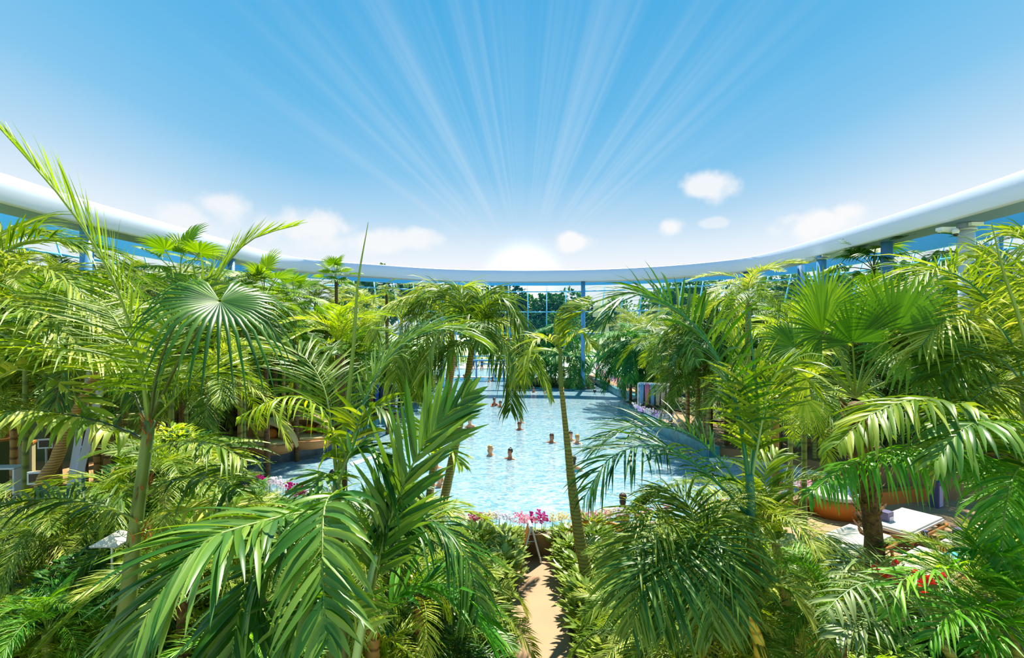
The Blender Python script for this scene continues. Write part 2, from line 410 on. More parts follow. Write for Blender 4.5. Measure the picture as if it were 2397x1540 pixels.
strip('wall_pool_left_slate', [0, 1, 2, 3], zb, WZ+.42, .35, M['wall_slate'])
strip('wall_pool_left', [3, 4, 5], zb, WZ+.42, .35, M['wall_teal'])
strip('wall_pool_island', [5, 6, 7, 8], zb, WZ+.35, .3, M['wall_teal'])
strip('wall_pool_far', [8, 9], zb, WZ+.06, .5, M['pale_stone'])
strip('wall_pool_planter', [9, 10, 11, 12], zb, WZ+.12, .4, M['wall_teal'])
strip('wall_pool_right_far', [12, 13, 14], zb, WZ+.5, .4, M['wall_teal'])
strip('wall_pool_right', [14, 15, 16, 17], zb, WZ+.5, .4, M['wall_teal'])
strip('wall_pool_right_near', [17, 18, 19, 20], zb, WZ+.1, .4, M['pale_stone'])
strip('wall_pool_front', [20, 21, 22, 23, 24, 25, 26, 27, 28, 0], zb, WZ+.04, .34, M['wall_brown'])

# raised terraces behind the pool's sides
DZ = WZ+.40
def pl(i): return POOL[i]
left_deck = [(-23, 14.5), (-9.2, 15.2)]+[(pl(0)[0]-.35, pl(0)[1]+.1)]+[(pl(1)[0]-.15, pl(1)[1]+.3), (pl(2)[0]-.1, pl(2)[1]+.3), (pl(3)[0]-.1, pl(3)[1]+.3), (pl(4)[0]-.2, pl(4)[1]+.2), (pl(5)[0]-.3, pl(5)[1]+.1), (pl(6)[0]-.3, pl(6)[1]), (pl(7)[0]-.3, pl(7)[1]), (pl(8)[0]-.3, pl(8)[1]+.2), (-8.0, 51), (-23, 51)]
polymesh('floor_left', [left_deck], DZ, M['deck'], thick=DZ)
right_deck = [(23, 15.6), (23, 51), (7.2, 51), (pl(12)[0]+.35, pl(12)[1]+.3), (pl(13)[0]+.3, pl(13)[1]+.15), (pl(14)[0]+.3, pl(14)[1]), (pl(15)[0]+.3, pl(15)[1]+.0), (pl(16)[0]+.3, pl(16)[1]+.1), (pl(17)[0]+.3, pl(17)[1]+.3), (pl(18)[0], pl(18)[1]+.4), (pl(19)[0]+.4, pl(19)[1]+.2), (13.5, 16.2)]
polymesh('floor_right', [right_deck], DZ, M['deck'], thick=DZ)
island = [(pl(9)[0]+.3, 50.5), (pl(10)[0]+.3, pl(10)[1]+.3), (pl(11)[0], pl(11)[1]+.4), (pl(12)[0]-.2, pl(12)[1]+.5), (7.2, 50.5)]
polymesh('floor_island', [island], WZ+.1, M['soil'], thick=WZ)
# soil beds
polymesh('bed_soil_left', [[(-22, 3), (-.1, 3), (0.02, 12.4), (-3.3, 12.7), (-5, 13.0), (-7.2, 14.4), (-9, 15.0), (-22, 14.4)]], .05, M['soil'], thick=.05)
polymesh('bed_soil_right', [[(.98, 3), (22, 3), (22, 10.2), (8.4, 10.2), (7.2, 12.0), (6.0, 14.0), (3.6, 12.8), (.98, 12.3)]], .05, M['soil'], thick=.05)
polymesh('bed_soil_terrace_left', [[(-22.5, 22), (-9.5, 23), (-6.5, 28), (-5.6, 33), (-6.5, 50), (-22.5, 50)]], DZ+.05, M['soil'], thick=.05)
polymesh('bed_soil_terrace_right', [[(22.5, 20), (9.5, 25), (8.3, 30), (8.8, 38), (9, 50), (22.5, 50)]], DZ+.05, M['soil'], thick=.05)

# underwater steps and massage basins in the left bay
def wpx(x, y, z=WZ): return G(x, y, z)
def slab(name, pts, ztop, zbot, mat):
    w = [wpx(x, y, ztop) for x, y in pts]
    return polymesh(name, [[(p.x, p.y) for p in w]], ztop, mat, thick=ztop-zbot)
slab('pool_shelf', [(655, 1085), (790, 1062), (812, 1082), (905, 1115), (885, 1122), (760, 1096), (700, 1083)], WZ-.02, zb, M['tile_white'])
slab('pool_basin_tile', [(600, 1140), (640, 1092), (752, 1100), (860, 1135), (840, 1200), (720, 1178)], WZ-1.0, zb, M['tile_blue'])
slab('pool_rail_wall', [(818, 1082), (886, 1063), (866, 1052), (872, 1050), (896, 1063), (826, 1090)], WZ+.03, zb, M['tile_white'])
slab('pool_partition', [(816, 1034), (846, 1033), (860, 1045), (854, 1046), (842, 1037), (816, 1038)], WZ+.03, zb, M['tile_white'])
slab('pool_bench', [(718, 1152), (742, 1138), (750, 1140), (728, 1158)], WZ+.03, zb, M['tile_white'])
slab('pool_step_right', [(1655, 1088), (1800, 1092), (1850, 1110), (1700, 1108)], WZ-.05, zb, M['tile_white'])

# ------------------------------------------------------------ roof ring, fascia, facade
def offset_path(path, o):
    out = []
    n = len(path)
    for i in range(n):
        a = Vector(path[max(0, i-1)]); b = Vector(path[min(n-1, i+1)]); t = (b-a).normalized(); nn = Vector((-t.y, t.x))
        out.append((path[i][0]+nn.x*o, path[i][1]+nn.y*o))
    return out
ring_px = [(-900, 230), (-400, 365), (0, 471), (160, 514), (350, 559), (540, 602), (660, 631), (780, 641), (900, 648), (1036, 656), (1198, 658.5), (1400, 657), (1560, 650),
           (1669, 642), (1750, 634), (1830, 618), (1917, 597), (2070, 557), (2251, 508), (2397, 466), (2800, 350), (3300, 220)]
RH = 3.75
ring = []
for x, y in ring_px:
    d = RH*F_/(CY-y); ring.append(((x-CX)/F_*d, d))
def smooth_path(pts, it=2):
    for _ in range(it):
        q = [pts[0]]
        for a, b in zip(pts[:-1], pts[1:]):
            q += [(a[0]*.75+b[0]*.25, a[1]*.75+b[1]*.25), (a[0]*.25+b[0]*.75, a[1]*.25+b[1]*.75)]
        q.append(pts[-1]); pts = q
    return pts
ring = smooth_path(ring)
def sweep(name, path, prof, mat, smooth=True):
    """prof: list of (outward offset, z)"""
    mb = MB(); n = len(path); rows = []
    offs = {}
    for o, z in prof:
        pp = offs.setdefault(round(o, 4), offset_path(path, o)); rows.append([(p[0], p[1], z) for p in pp])
    k = len(prof)
    vs = [rows[j][i] for i in range(n) for j in range(k)]
    fs = [(i*k+j, i*k+(j+1) % k, (i+1)*k+(j+1) % k, (i+1)*k+j) for i in range(n-1) for j in range(k)]
    mb.add(vs, fs); o = build(name, mb, mat, smooth=smooth); o['kind'] = 'structure'
    bm = bmesh.new(); bm.from_mesh(o.data); bmesh.ops.recalc_face_normals(bm, faces=bm.faces); bm.to_mesh(o.data); bm.free()
    return o
Z0 = CAMZ+RH
# path runs left -> right through the far end; outward is +offset (left normal) 
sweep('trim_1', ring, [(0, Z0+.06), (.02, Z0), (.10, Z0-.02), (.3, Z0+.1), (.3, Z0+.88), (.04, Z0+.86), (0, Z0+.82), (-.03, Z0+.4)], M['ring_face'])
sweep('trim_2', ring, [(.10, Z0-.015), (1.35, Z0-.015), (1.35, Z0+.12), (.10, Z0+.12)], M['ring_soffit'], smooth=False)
outer = offset_path(ring, 4.3)
sweep('trim_3', outer, [(0, Z0), (.18, Z0), (.18, Z0+1.0), (0, Z0+1.0)], M['fascia'], smooth=False)

gl_path = [(-23.2, 2), (-23.2, 18), (-22.8, 30), (-21.6, 38), (-17.5, 44.5), (-10.5, 50.5), (-4, 53.6), (2, 54.2), (8, 53.4), (15.3, 48.4), (21.0, 41), (22.9, 34), (23.3, 28), (23.5, 18), (23.5, 2)]
gl_path = smooth_path(gl_path, 2)
# resample to even panes
def resample(path, step):
    pts = [Vector(p) for p in path]; L = [0]
    for a, b in zip(pts[:-1], pts[1:]): L.append(L[-1]+(b-a).length)
    n = int(L[-1]/step); out = []
    for i in range(n+1):
        s = L[-1]*i/n; j = max(k for k in range(len(L)) if L[k] <= s+1e-9); j = min(j, len(L)-2)
        t = (s-L[j])/(L[j+1]-L[j]+1e-9); out.append(tuple(pts[j].lerp(pts[j+1], t)))
    return out
gp = resample(gl_path, 1.9)
ZT = [WZ, 2.6, 4.77, 6.9, 8.96, 11.0]
LEAN = .33
offc = {z: offset_path(gp, LEAN*(z-8.96)) for z in ZT}
per = 6
wi = 0
for s in range(0, len(gp)-1, per):
    e = min(len(gp)-1, s+per); wi += 1
    fr = MB(); gm = MB()
    for i in range(s, e+1):
        col = [offc[z][i]+(z,) for z in ZT]
        if i < e or e == len(gp)-1: fr.tube([col[0], col[-1]], .055, 6)
        if i < e:
            nx = [offc[z][i+1]+(z,) for z in ZT]
            for k in range(len(ZT)):
                fr.tube([col[k], nx[k]], .065 if k else .12, 6)
            for k in range(len(ZT)-1):
                gm.add([col[k], nx[k], nx[k+1], col[k+1]], [(0, 1, 2, 3)])
    o = build(f'window_{wi}', fr, M['mullion'], smooth=True); o['kind'] = 'structure'
    g = build('glass', gm, M['glass'], o)

# outdoors
polymesh('ground', [[(-400, -60), (400, -60), (400, 500), (-400, 500)]], -1.0, M['lawn'])
terr = polymesh('floor_outdoor', [[(-24, 52.2), (24, 52.2), (34, 78), (-34, 78)]], .3, M['pale_stone'], thick=1.3)
opool = polymesh('water_outdoor', [[(-20, 55), (3.5, 55), (3.5, 64), (-20, 64)]], .36, M['water'], thick=.02)

# ------------------------------------------------------------ columns
def column(px, d, r, label, ztop=Z0+.02, zbase=0.0, mat='steel_blue', collar=False):
    x = (px-CX)/F_*d
    t = thing('column', label, 'column', (x, d, zbase))
    mb = MB(); mb.lathe([(0, 0), (r, 0), (r, ztop-zbase), (0, ztop-zbase)], 20)
    build('shaft', mb, M[mat], t, smooth=True)
    if collar:
        mb = MB(); mb.lathe([(r, 0), (r*1.7, 0), (r*1.7, .22), (r, .26)], 20); build('foot_ring', mb, M['wall_slate'], t, smooth=True)
    return t
column(1036, 43.2, .165, 'slim blue round column rising left of the two leaning centre palms', zbase=WZ)
column(1365, 42.2, .165, 'slim blue round column standing in the water beside the planted island', zbase=zb)
mb = MB(); mb.lathe([(.16, WZ-.2), (.34, WZ-.2), (.34, WZ+.16), (.16, WZ+.2)], 20)
tagp(build('column_collar', mb, M['wall_slate'], loc=((1365-CX)/F_*42.2, 42.2, 0)), 'dark ring collar where the blue column enters the water', 'collar')
column(542, 28.5, .19, 'blue column behind the palms where the roof edge starts to bend, by the thin frond tip', mat='steel_mid')
column(667, 35.0, .19, 'blue column under the bend of the roof edge, behind the small fan palms', mat='steel_mid')
column(203, 19.6, .21, 'blue column half hidden behind the tall palm with the upright frond')
column(1747, 35.3, .19, 'distant blue column behind the slim palm with the grey-green stem', mat='steel_mid')
column(1875, 31.6, .19, 'mid-blue column standing just beside and behind the camera-carrying one', mat='steel_mid')
column(1923, 27.3, .225, 'blue column with one small floodlight arm, left of the big fan palm crown')
column(2076, 23.0, .225, 'blue column rising behind the big fan palm and before the dark fan leaves', mat='steel_mid')
column(2262, 18.9, .25, 'thick pale blue column carrying a floodlight and a dome camera', mat='column_pale')
column(2334, 21.6, .2, 'darker blue column at the back of the feather palm thicket, beside dead leaves', mat='steel_mid')
column(2302, 23.5, .2, 'thin shaded blue column farthest back between two thicker columns', mat='steel_mid')

def floodlight(px, py, d, label, s=1.0, dome=False):
    p = P(px, py, d)
    t = thing('floodlight', label, 'floodlight', p)
    mb = MB(); mb.lathe([(.27*s, -.05), (.31*s, -.05), (.31*s, .05), (.27*s, .05)], 20); build('clamp', mb, M['grey_metal'], t, smooth=True)
    mb = MB(); mb.tube([(-.28*s, -.05, 0), (-.62*s, -.12, -.02)], .028*s, 8); build('bracket', mb, M['grey_metal'], t, smooth=True)
    mb = MB(); mb.box((-.85*s, -.15, -.02), (.5*s, .28*s, .11*s)); mb.box((-.85*s, -.15, -.09*s), (.42*s, .22*s, .05*s)); o = build('lamp_head', mb, M['white_metal'], t)
    mb = MB(); mb.box((.05*s, -.34*s, .13), (.42*s, .14*s, .12*s)); build('lamp_box', mb, M['white_metal'], t)
floodlight(2262, 537, 18.9, 'floodlight on bracket clamped to the thickest pale column')
floodlight(1923, 606, 27.3, 'small floodlight on bracket clamped to the column left of the big fan palm', .9)
floodlight(1747, 655, 35.3, 'tiny distant floodlight beside the far blue column', .8)
p = P(2237, 545, 18.5)
t = thing('dome_camera', 'white dome security camera hanging beside the floodlight', 'camera', p)
mb = MB(); mb.ball((0, 0, .05), .11, sz=1.1); mb.tube([(0, 0, .05), (.2, .1, .1)], .03); build('housing', mb, M['white_metal'], t, smooth=True)
mb = MB(); mb.ball((0, 0, -.05), .085); build('dome', mb, M['dark'], t, smooth=True)

exec_parts = True
# ------------------------------------------------------------ leaf and frond generators
def curve_pts(ctrl, n):
    c = np.array([tuple(p) for p in ctrl], float)
    c = np.vstack([2*c[0]-c[1], c, 2*c[-1]-c[-2]])
    k = len(c)-3; out = []
    for u in np.linspace(0, k-1e-6, n):
        i = int(u); t = u-i; p0, p1, p2, p3 = c[i:i+4]
        out.append(.5*((2*p1)+(-p0+p2)*t+(2*p0-5*p1+4*p2-p3)*t*t+(-p0+3*p1-3*p2+p3)*t**3))
    out = np.array(out)
    s = np.concatenate([[0], np.cumsum(np.linalg.norm(np.diff(out, axis=0), axis=1))])
    q = np.linspace(0, s[-1], n)
    return np.stack([np.interp(q, s, out[:, j]) for j in range(3)], 1)
def frond(mb, ctrl, n=34, L=.6, Wd=.035, t0=.18, v=.25, fwd=.55, droop=.5, r=.012, segs=4, fold=.3, seed=0, uphint=(0, 0, 1), jitter=.17, prof='feather', gap=0.0, mi=0, rmi=1, stalk=True, noflip=False):
    rg = np.random.RandomState(seed)
    NP = 48
    pts = curve_pts(ctrl, NP)
    T = np.gradient(pts, axis=0); T /= np.linalg.norm(T, axis=1)[:, None]+1e-9
    up = np.array(uphint, float); up /= np.linalg.norm(up)
    S = np.cross(T, up)
    S[np.linalg.norm(S, axis=1) < .15] += np.array([.15, .02, 0])
    if not noflip:
        for i in range(1, NP):
            if np.dot(S[i], S[i-1]) < 0: S[i] = -S[i]
    S /= np.linalg.norm(S, axis=1)[:, None]
    N = np.cross(S, T)
    if N[:, 2].mean() < -1e-3 and not noflip: N = -N
    ts = np.linspace(t0, .995, n)
    A, B_, Cc, D_, LL = [], [], [], [], []
    for side in (-1, 1):
        tt = np.clip(ts+rg.uniform(-1, 1, n)*.4/n, t0*.9, 1)
        idx = tt*(NP-1); i0 = np.clip(idx.astype(int), 0, NP-2); f = (idx-i0)[:, None]
        g = lambda X: X[i0]*(1-f)+X[i0+1]*f
        u = (tt-t0)/(1-t0)
        if prof == 'feather': ln = L*(.45+.75*np.sin(np.pi*np.clip(u*.85+.12, 0, 1)))*np.where(u > .85, 1-.35*(u-.85)/.15, 1)
        elif prof == 'tip': ln = L*(1-.75*u)
        else: ln = L*np.sin(np.pi*np.clip(u*.8+.2, 0, 1))**.6
        ln = ln*(1+rg.uniform(-1, 1, n)*.2)
        fa = fwd+u*.45+rg.uniform(-1, 1, n)*jitter
        va = v*(1-.4*u)+rg.uniform(-1, 1, n)*jitter
        d0 = g(S)*side*(np.cos(fa)*np.cos(va))[:, None]+g(T)*np.sin(fa)[:, None]+g(N)*(np.sin(va)*np.cos(fa))[:, None]
        A.append(g(pts)); B_.append(d0); Cc.append(g(N)); D_.append(g(T)); LL.append(ln)
    O = np.concatenate(A); D = np.concatenate(B_); NN = np.concatenate(Cc); LN = np.concatenate(LL)
    D /= np.linalg.norm(D, axis=1)[:, None]
    m = len(O)
    if gap > 0:
        keep = rg.rand(m) > gap; O, D, NN, LN = O[keep], D[keep], NN[keep], LN[keep]; m = len(O)
    dr = droop*(1+rg.uniform(-1, 1, m)*.6)
    wp = np.interp(np.linspace(0, 1, segs+1), [0, .15, .45, .8, 1], [.35, .85, 1, .62, .04])
    rows = []; pos = O.copy(); d = D.copy()
    tw = rg.uniform(-1, 1, m)*.6
    for k in range(segs+1):
        wd = np.cross(d, NN); wd /= np.linalg.norm(wd, axis=1)[:, None]+1e-9
        nn = np.cross(wd, d)
        wd = wd*np.cos(tw)[:, None]+nn*np.sin(tw)[:, None]
        hw = (Wd*.5*wp[k])
        if fold: 
            nn2 = np.cross(wd, d)
            rows += [pos-wd*hw+nn2*hw*fold, pos, pos+wd*hw+nn2*hw*fold]
        else: rows += [pos-wd*hw, pos+wd*hw]
        st = (LN/segs)[:, None]
        g_ = np.zeros((m, 3)); g_[:, 2] = -dr*(k+1)/segs*1.1
        d = d+g_*(1.6/segs); d /= np.linalg.norm(d, axis=1)[:, None]
        pos = pos+d*st
    c = 3 if fold else 2
    V = np.stack(rows, 1)  # m, rows*, 3
    nr = V.shape[1]
    base = (np.arange(m)*nr)[:, None, None]
    fl = []
    for k in range(segs):
        for j in range(c-1): fl.append([k*c+j, k*c+j+1, (k+1)*c+j+1, (k+1)*c+j])
    fl = np.array(fl)[None]+base
    mb.add(V.reshape(-1, 3), fl.reshape(-1, 4), mi)
    if stalk:
        k = 14; q = pts[np.linspace(0, NP-1, k).astype(int)]
        mb.tube(q, np.linspace(1, .22, k)*r, 5, rmi, cap=False)

def fan(mb, hub, ax, up, rad=.6, n=26, span=2.3, split=.55, droop=.3, seed=0, mi=0, cone=.15):
    """pleated fan blade: hub point, ax = middle direction, up = blade normal"""
    rg = np.random.RandomState(seed)
    hub = np.array(tuple(hub)); ax = np.array(tuple(ax), float); ax /= np.linalg.norm(ax)
    up = np.array(tuple(up), float); up -= ax*np.dot(up, ax); up /= np.linalg.norm(up); sd_ = np.cross(up, ax)
    ang = np.linspace(-span, span, n+1)
    for i in range(n):
        a0, a1 = ang[i], ang[i+1]; am = (a0+a1)/2
        rr = rad*(1-.18*(abs(am)/span)**2)*(1+rg.uniform(-.06, .06)); dz = rg.uniform(.7, 1.3)*droop
        sp = split*(1+rg.uniform(-.1, .1))
        st = [0.03, .3, sp, sp+(1-sp)*.35, sp+(1-sp)*.7, 1.0]
        wf = [1, 1, 1, .72, .42, .03]
        vs = []
        for s_, w_ in zip(st, wf):
            hw = (a1-a0)/2*s_*w_ if s_ <= sp+1e-6 else (a1-a0)/2*sp*w_*1.05
            for q, e in ((-1, 0), (0, 1), (1, 0)):
                # positions in blade plane
                if s_ <= sp+1e-6: pa = am+q*(a1-a0)/2; x = math.cos(pa)*s_; y = math.sin(pa)*s_
                else: x = math.cos(am)*s_-math.sin(am)*q*hw; y = math.sin(am)*s_+math.cos(am)*q*hw
                z = e*.28*(a1-a0)*s_*w_+cone*s_
                p = hub+rr*(ax*x+sd_*y+up*z)
                f = max(0, s_-.45)
                p[2] -= dz*rr*f*f*1.6
                vs.append(p)
        fs = [(k*3+j, k*3+j+1, (k+1)*3+j+1, (k+1)*3+j) for k in range(5) for j in range(2)]
        mb.add(vs, fs, mi)

def leaf_blade(mb, o, d, nrm, L, W, droop=.3, segs=3, mi=0, shape=(.12, .9, 1, .6, .03)):
    o = np.array(tuple(o), float); d = np.array(tuple(d), float); d /= np.linalg.norm(d)+1e-9
    nrm = np.array(tuple(nrm), float)
    wp = np.interp(np.linspace(0, 1, segs+1), [0, .25, .5, .8, 1], shape); vs = []
    p = o.copy()
    for k in range(segs+1):
        w = np.cross(d, nrm); w /= np.linalg.norm(w)+1e-9; u = np.cross(w, d); h = W*.5*wp[k]
        vs += [p-w*h+u*h*.3, p.copy(), p+w*h+u*h*.3]
        d = d+np.array([0, 0, -droop/segs]); d /= np.linalg.norm(d); p = p+d*L/segs
    mb.add(vs, [(k*3+j, k*3+j+1, (k+1)*3+j+1, (k+1)*3+j) for k in range(segs) for j in range(2)], mi)

def local_frond(seed, length, L, Wd, n, arch, v, droop, fold=.3, segs=4, fwd=.55, r=.014, t0=.2, **kw):
    """frond lying along +X, root at the origin; arch = tip drop"""
    mb = MB(); k = length
    ctrl = [(0, 0, 0), (.3*k, 0, .16*k), (.62*k, 0, .2*k-arch*.25*k), (.85*k, .02*k, .14*k-arch*.62*k), (k, .03*k, -arch*k*1.0)]
    frond(mb, ctrl, n=n, L=L, Wd=Wd, v=v, droop=droop, fold=fold, segs=segs, seed=seed, fwd=fwd, r=r, t0=t0, **kw)
    return mb
def fmesh(name, leaf, rach, **kw):
    return local_frond(**kw).mesh(name, [M[leaf], M[rach]])
FR = {}
for s in range(3):
    FR['feather', s] = fmesh('feather_frond', 'leaf', 'rachis', seed=s, length=2.0, L=.52, Wd=.03, n=62, arch=.35+.15*s, v=.35, droop=.55)
    FR['dark', s] = fmesh('dark_frond', 'leaf_dark', 'rachis_dark', seed=10+s, length=2.1, L=.58, Wd=.044, n=48, arch=.4+.15*s, v=.25, droop=.6)
    FR['yellow', s] = fmesh('yellow_frond', 'leaf_yellow', 'rachis', seed=20+s, length=1.7, L=.44, Wd=.03, n=46, arch=.25+.15*s, v=.5, droop=.35)
    FR['fine', s] = fmesh('fine_frond', 'leaf', 'rachis', seed=30+s, length=2.1, L=.56, Wd=.018, n=90, arch=.4+.2*s, v=.5, droop=.75, jitter=.3)
    FR['grey', s] = fmesh('grey_frond', 'leaf_grey', 'rachis_pale', seed=40+s, length=1.5, L=.45, Wd=.026, n=46, arch=.35+.1*s, v=.3, droop=.3)
    FR['bright', s] = fmesh('bright_frond', 'leaf_bright', 'rachis', seed=50+s, length=1.5, L=.42, Wd=.02, n=62, arch=.35+.1*s, v=.5, droop=.5, jitter=.25)
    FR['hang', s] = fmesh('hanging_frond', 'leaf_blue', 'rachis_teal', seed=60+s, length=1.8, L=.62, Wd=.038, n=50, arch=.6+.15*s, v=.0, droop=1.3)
def fan_mesh(name, mats, seed, rad, pet, droop, n=24, span=2.3):
    mb = MB(); hub = (pet, 0, pet*.25)
    mb.tube([(0, 0, 0), (pet*.5, 0, pet*.18), hub], [.016, .012, .009], 5, 1, cap=False)
    fan(mb, hub, (1, 0, -.25), (.25, 0, 1), rad, n=n, span=span, droop=droop, seed=seed)
    return mb.mesh(name, mats)
for s in range(3):
    FR['fan', s] = fan_mesh('fan_leaf', [M['leaf_fan'], M['rachis']], s, .62, .7+.1*s, .35)
    FR['fandark', s] = fan_mesh('dark_fan_leaf', [M['leaf_dark'], M['rachis_dark']], s+5, .55, .6+.1*s, .7)
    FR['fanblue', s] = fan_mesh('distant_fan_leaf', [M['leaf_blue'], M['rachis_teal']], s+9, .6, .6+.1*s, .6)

def crown_children(root, kind, loc, n, scale, rg, name='frond', el_hi=1.15, el_lo=-.25, squash=1.0):
    for i in range(n):
        u = (i+.5)/n
        el = el_hi+(el_lo-el_hi)*u**.85+rg.uniform(-.12, .12)
        az = i*2.39996+rg.uniform(-.3, .3)
        o = put(name, FR[kind, rg.randrange(3)], root, loc, (rg.uniform(-.3, .3), -el, az), scale*rg.uniform(.85, 1.12))
# merged crowns for palms too far off to show single fronds
def merged_crown(kind, n, seed, el_hi=1.2, el_lo=-.3, name='crown'):
    rg = random.Random(seed); V = []; Fc = []; mi = []; off = 0
    for i in range(n):
        me = FR[kind, rg.randrange(3)]
        u = (i+.5)/n; el = el_hi+(el_lo-el_hi)*u**.85+rg.uniform(-.12, .12); az = i*2.39996+rg.uniform(-.3, .3)
        Mx = np.array(Euler((rg.uniform(-.3, .3), -el, az)).to_matrix())*rg.uniform(.85, 1.12)
        a = np.empty(len(me.vertices)*3); me.vertices.foreach_get('co', a); a = a.reshape(-1, 3)@Mx.T
        V.append(a); Fc.extend([tuple(v+off for v in p.vertices) for p in me.polygons])
        k = np.empty(len(me.polygons), int); me.polygons.foreach_get('material_index', k); mi.extend(k.tolist()); off += len(a)
    me2 = bpy.data.meshes.new(name); me2.from_pydata(np.concatenate(V).tolist(), [], Fc)
    for m_ in FR[kind, 0].materials: me2.materials.append(m_)
    me2.polygons.foreach_set('material_index', mi); me2.polygons.foreach_set('use_smooth', [True]*len(mi)); me2.update(); return me2
CR = {}
for k, n in (('feather', 15), ('dark', 15), ('yellow', 13), ('fine', 15), ('hang', 15), ('fan', 16), ('fandark', 16), ('fanblue', 16), ('bright', 14), ('grey', 13)):
    for s in range(2): CR[k, s] = merged_crown(k, n, 100+s)

def trunk_mb(pts, rads, seg=10, rings=0.0, n=26):
    mb = MB(); q = curve_pts(pts, n); rr = np.interp(np.linspace(0, 1, n), np.linspace(0, 1, len(rads)), rads)
    if rings: rr = rr*(1+rings*(np.arange(n) % 2))
    mb.tube(q, rr, seg); return mb

def shrub_mesh(seed, mat, R0=.6, Hh=1.0, n=260, LL=.2, WW=.08, stems=6, dense=True, droop=.4, up=.35, smat='rachis_dark'):
    rg = random.Random(seed); mb = MB()
    for s in range(stems):
        a = rg.uniform(0, 6.28); rr = R0*rg.uniform(.2, .7)
        mb.tube([(0, 0, 0), (rr*.4*math.cos(a), rr*.4*math.sin(a), Hh*.5), (rr*math.cos(a), rr*math.sin(a), Hh*.9)], [.014, .01, .005], 5, 1, cap=False)
    for i in range(n):
        u = rg.random(); a = rg.uniform(0, 6.28); t = rg.random()**.5
        zz = Hh*(.15+.85*u); rad = R0*math.sin(math.pi*min(1, .18+.72*u))*t
        o = (rad*math.cos(a), rad*math.sin(a), zz)
        aa = a+rg.uniform(-.9, .9)
        d = (math.cos(aa), math.sin(aa), up+rg.uniform(-.5, .6)+u*.3)
        leaf_blade(mb, o, d, (rg.uniform(-.3, .3), rg.uniform(-.3, .3), 1), LL*rg.uniform(.7, 1.3), WW*rg.uniform(.8, 1.2), droop, 3)
    return mb.mesh('shrub', [M[mat], M[smat]])
SH = {}
for s in range(3):
    SH['leafy', s] = shrub_mesh(s, 'leaf', n=420, R0=.75, Hh=1.2, LL=.22, WW=.085)
    SH['yellowleaf', s] = shrub_mesh(10+s, 'leaf_yellow', n=380, R0=.7, Hh=1.1, LL=.2, WW=.06)
    SH['darkleaf', s] = shrub_mesh(20+s, 'leaf_dark', n=460, R0=.8, Hh=1.3, LL=.18, WW=.09)
    SH['hedge', s] = shrub_mesh(30+s, 'leaf_hedge', n=230, R0=.34, Hh=1.05, LL=.22, WW=.075, droop=.1, up=.75)
    SH['ivy', s] = shrub_mesh(40+s, 'leaf_grey', n=420, R0=.6, Hh=1.0, LL=.15, WW=.15, droop=.6, up=.1)

# ------------------------------------------------------------ featured palms, placed by where they stand
def rel(pts, o): return [Vector(p)-o for p in pts]
def PX(lst): return [P(*q) for q in lst]
class Palm:
    def __init__(s, name, label, trunk, rads, tmat, rings=0., cat='palm', group=None, ground=0.0, n=26):
        pts = PX(trunk)
        # continue the trunk down to the ground below its lowest visible point
        b = pts[0]; dirn = (pts[0]-pts[1])
        low = Vector((b.x+dirn.x*.15, b.y+dirn.y*.15, ground))
        s.root = thing(name, label, cat, low, 0, group); s.o = low
        build('trunk', trunk_mb(rel([low]+pts, low), [rads[0]*1.15]+list(rads), rings=rings, n=n), M[tmat], s.root, smooth=True)
        s.k = 0
    def frond(s, pts, leaf='leaf', rach='rachis', name='frond', label=None, **kw):
        mb = MB(); s.k += 1; kw.setdefault('seed', s.k+R.randrange(999)); ctrl = rel(PX(pts), s.o)
        frond(mb, ctrl, **kw); o = build(name, mb, [M[leaf], M[rach]], s.root, smooth=True)
        if label: o['label'] = label
        return o
    def stem(s, pts, rads, mat, name='stalk', label=None):
        mb = trunk_mb(rel(PX(pts), s.o), rads, 7); o = build(name, mb, M[mat], s.root, smooth=True)
        if label: o['label'] = label
        return o
    def fan(s, root, hub, tip, rad, leaf='leaf_fan', rach='rachis', d=7.0, tilt=(0, -1, .5), **kw):
        mb = MB(); a = P(*root)-s.o; h = P(*hub)-s.o; t = P(*tip)-s.o
        mid = (a+h)/2+Vector((0, 0, .1)); mb.tube(curve_pts([a, mid, h], 8), np.linspace(.018, .01, 8), 6, 1, cap=False)
        fan(mb, h, t-h, tilt, rad, **kw); return build('fan_leaf', mb, [M[leaf], M[rach]], s.root, smooth=True)

# A: tall green-stemmed palm on the left
A = Palm('feather_palm', 'tall palm with thick green stem, one frond rising far above the roof edge', [(285, 1540, 5), (300, 1400, 5), (318, 1230, 5.02), (338, 1080, 5.05), (350, 985, 5.05)], [.105, .10, .085, .07, .055, .05], 'trunk_sheath')
A.frond([(350, 990, 5.05), (322, 820, 5.0), (262, 650, 4.9), (175, 505, 4.75), (85, 395, 4.6), (-10, 290, 4.5)], n=50, L=.5, Wd=.026, v=.6, fwd=.75, droop=.1, r=.024, t0=.22, leaf='leaf_yellow', label='pale green upright frond against the sky')
A.fan((352, 985, 5.05), (515, 704, 4.5), (525, 800, 4.1), .74, leaf='leaf_dark', rach='rachis_dark', tilt=(.25, -.35, 1), n=40, span=2.85, droop=1.15, seed=77, split=.4, cone=.05)
A.frond([(352, 985, 5.05), (366, 880, 4.95), (400, 780, 4.9), (430, 720, 5.0), (450, 660, 5.2)], n=44, L=.6, Wd=.024, v=.1, fwd=.25, droop=.45, r=.02, leaf='leaf', rach='rachis_dark', t0=.2)
A.frond([(345, 990, 5.05), (330, 880, 5.2), (295, 790, 5.4), (245, 720, 5.7), (180, 690, 6)], n=52, L=.65, Wd=.022, v=.15, fwd=.2, droop=.15, r=.018)
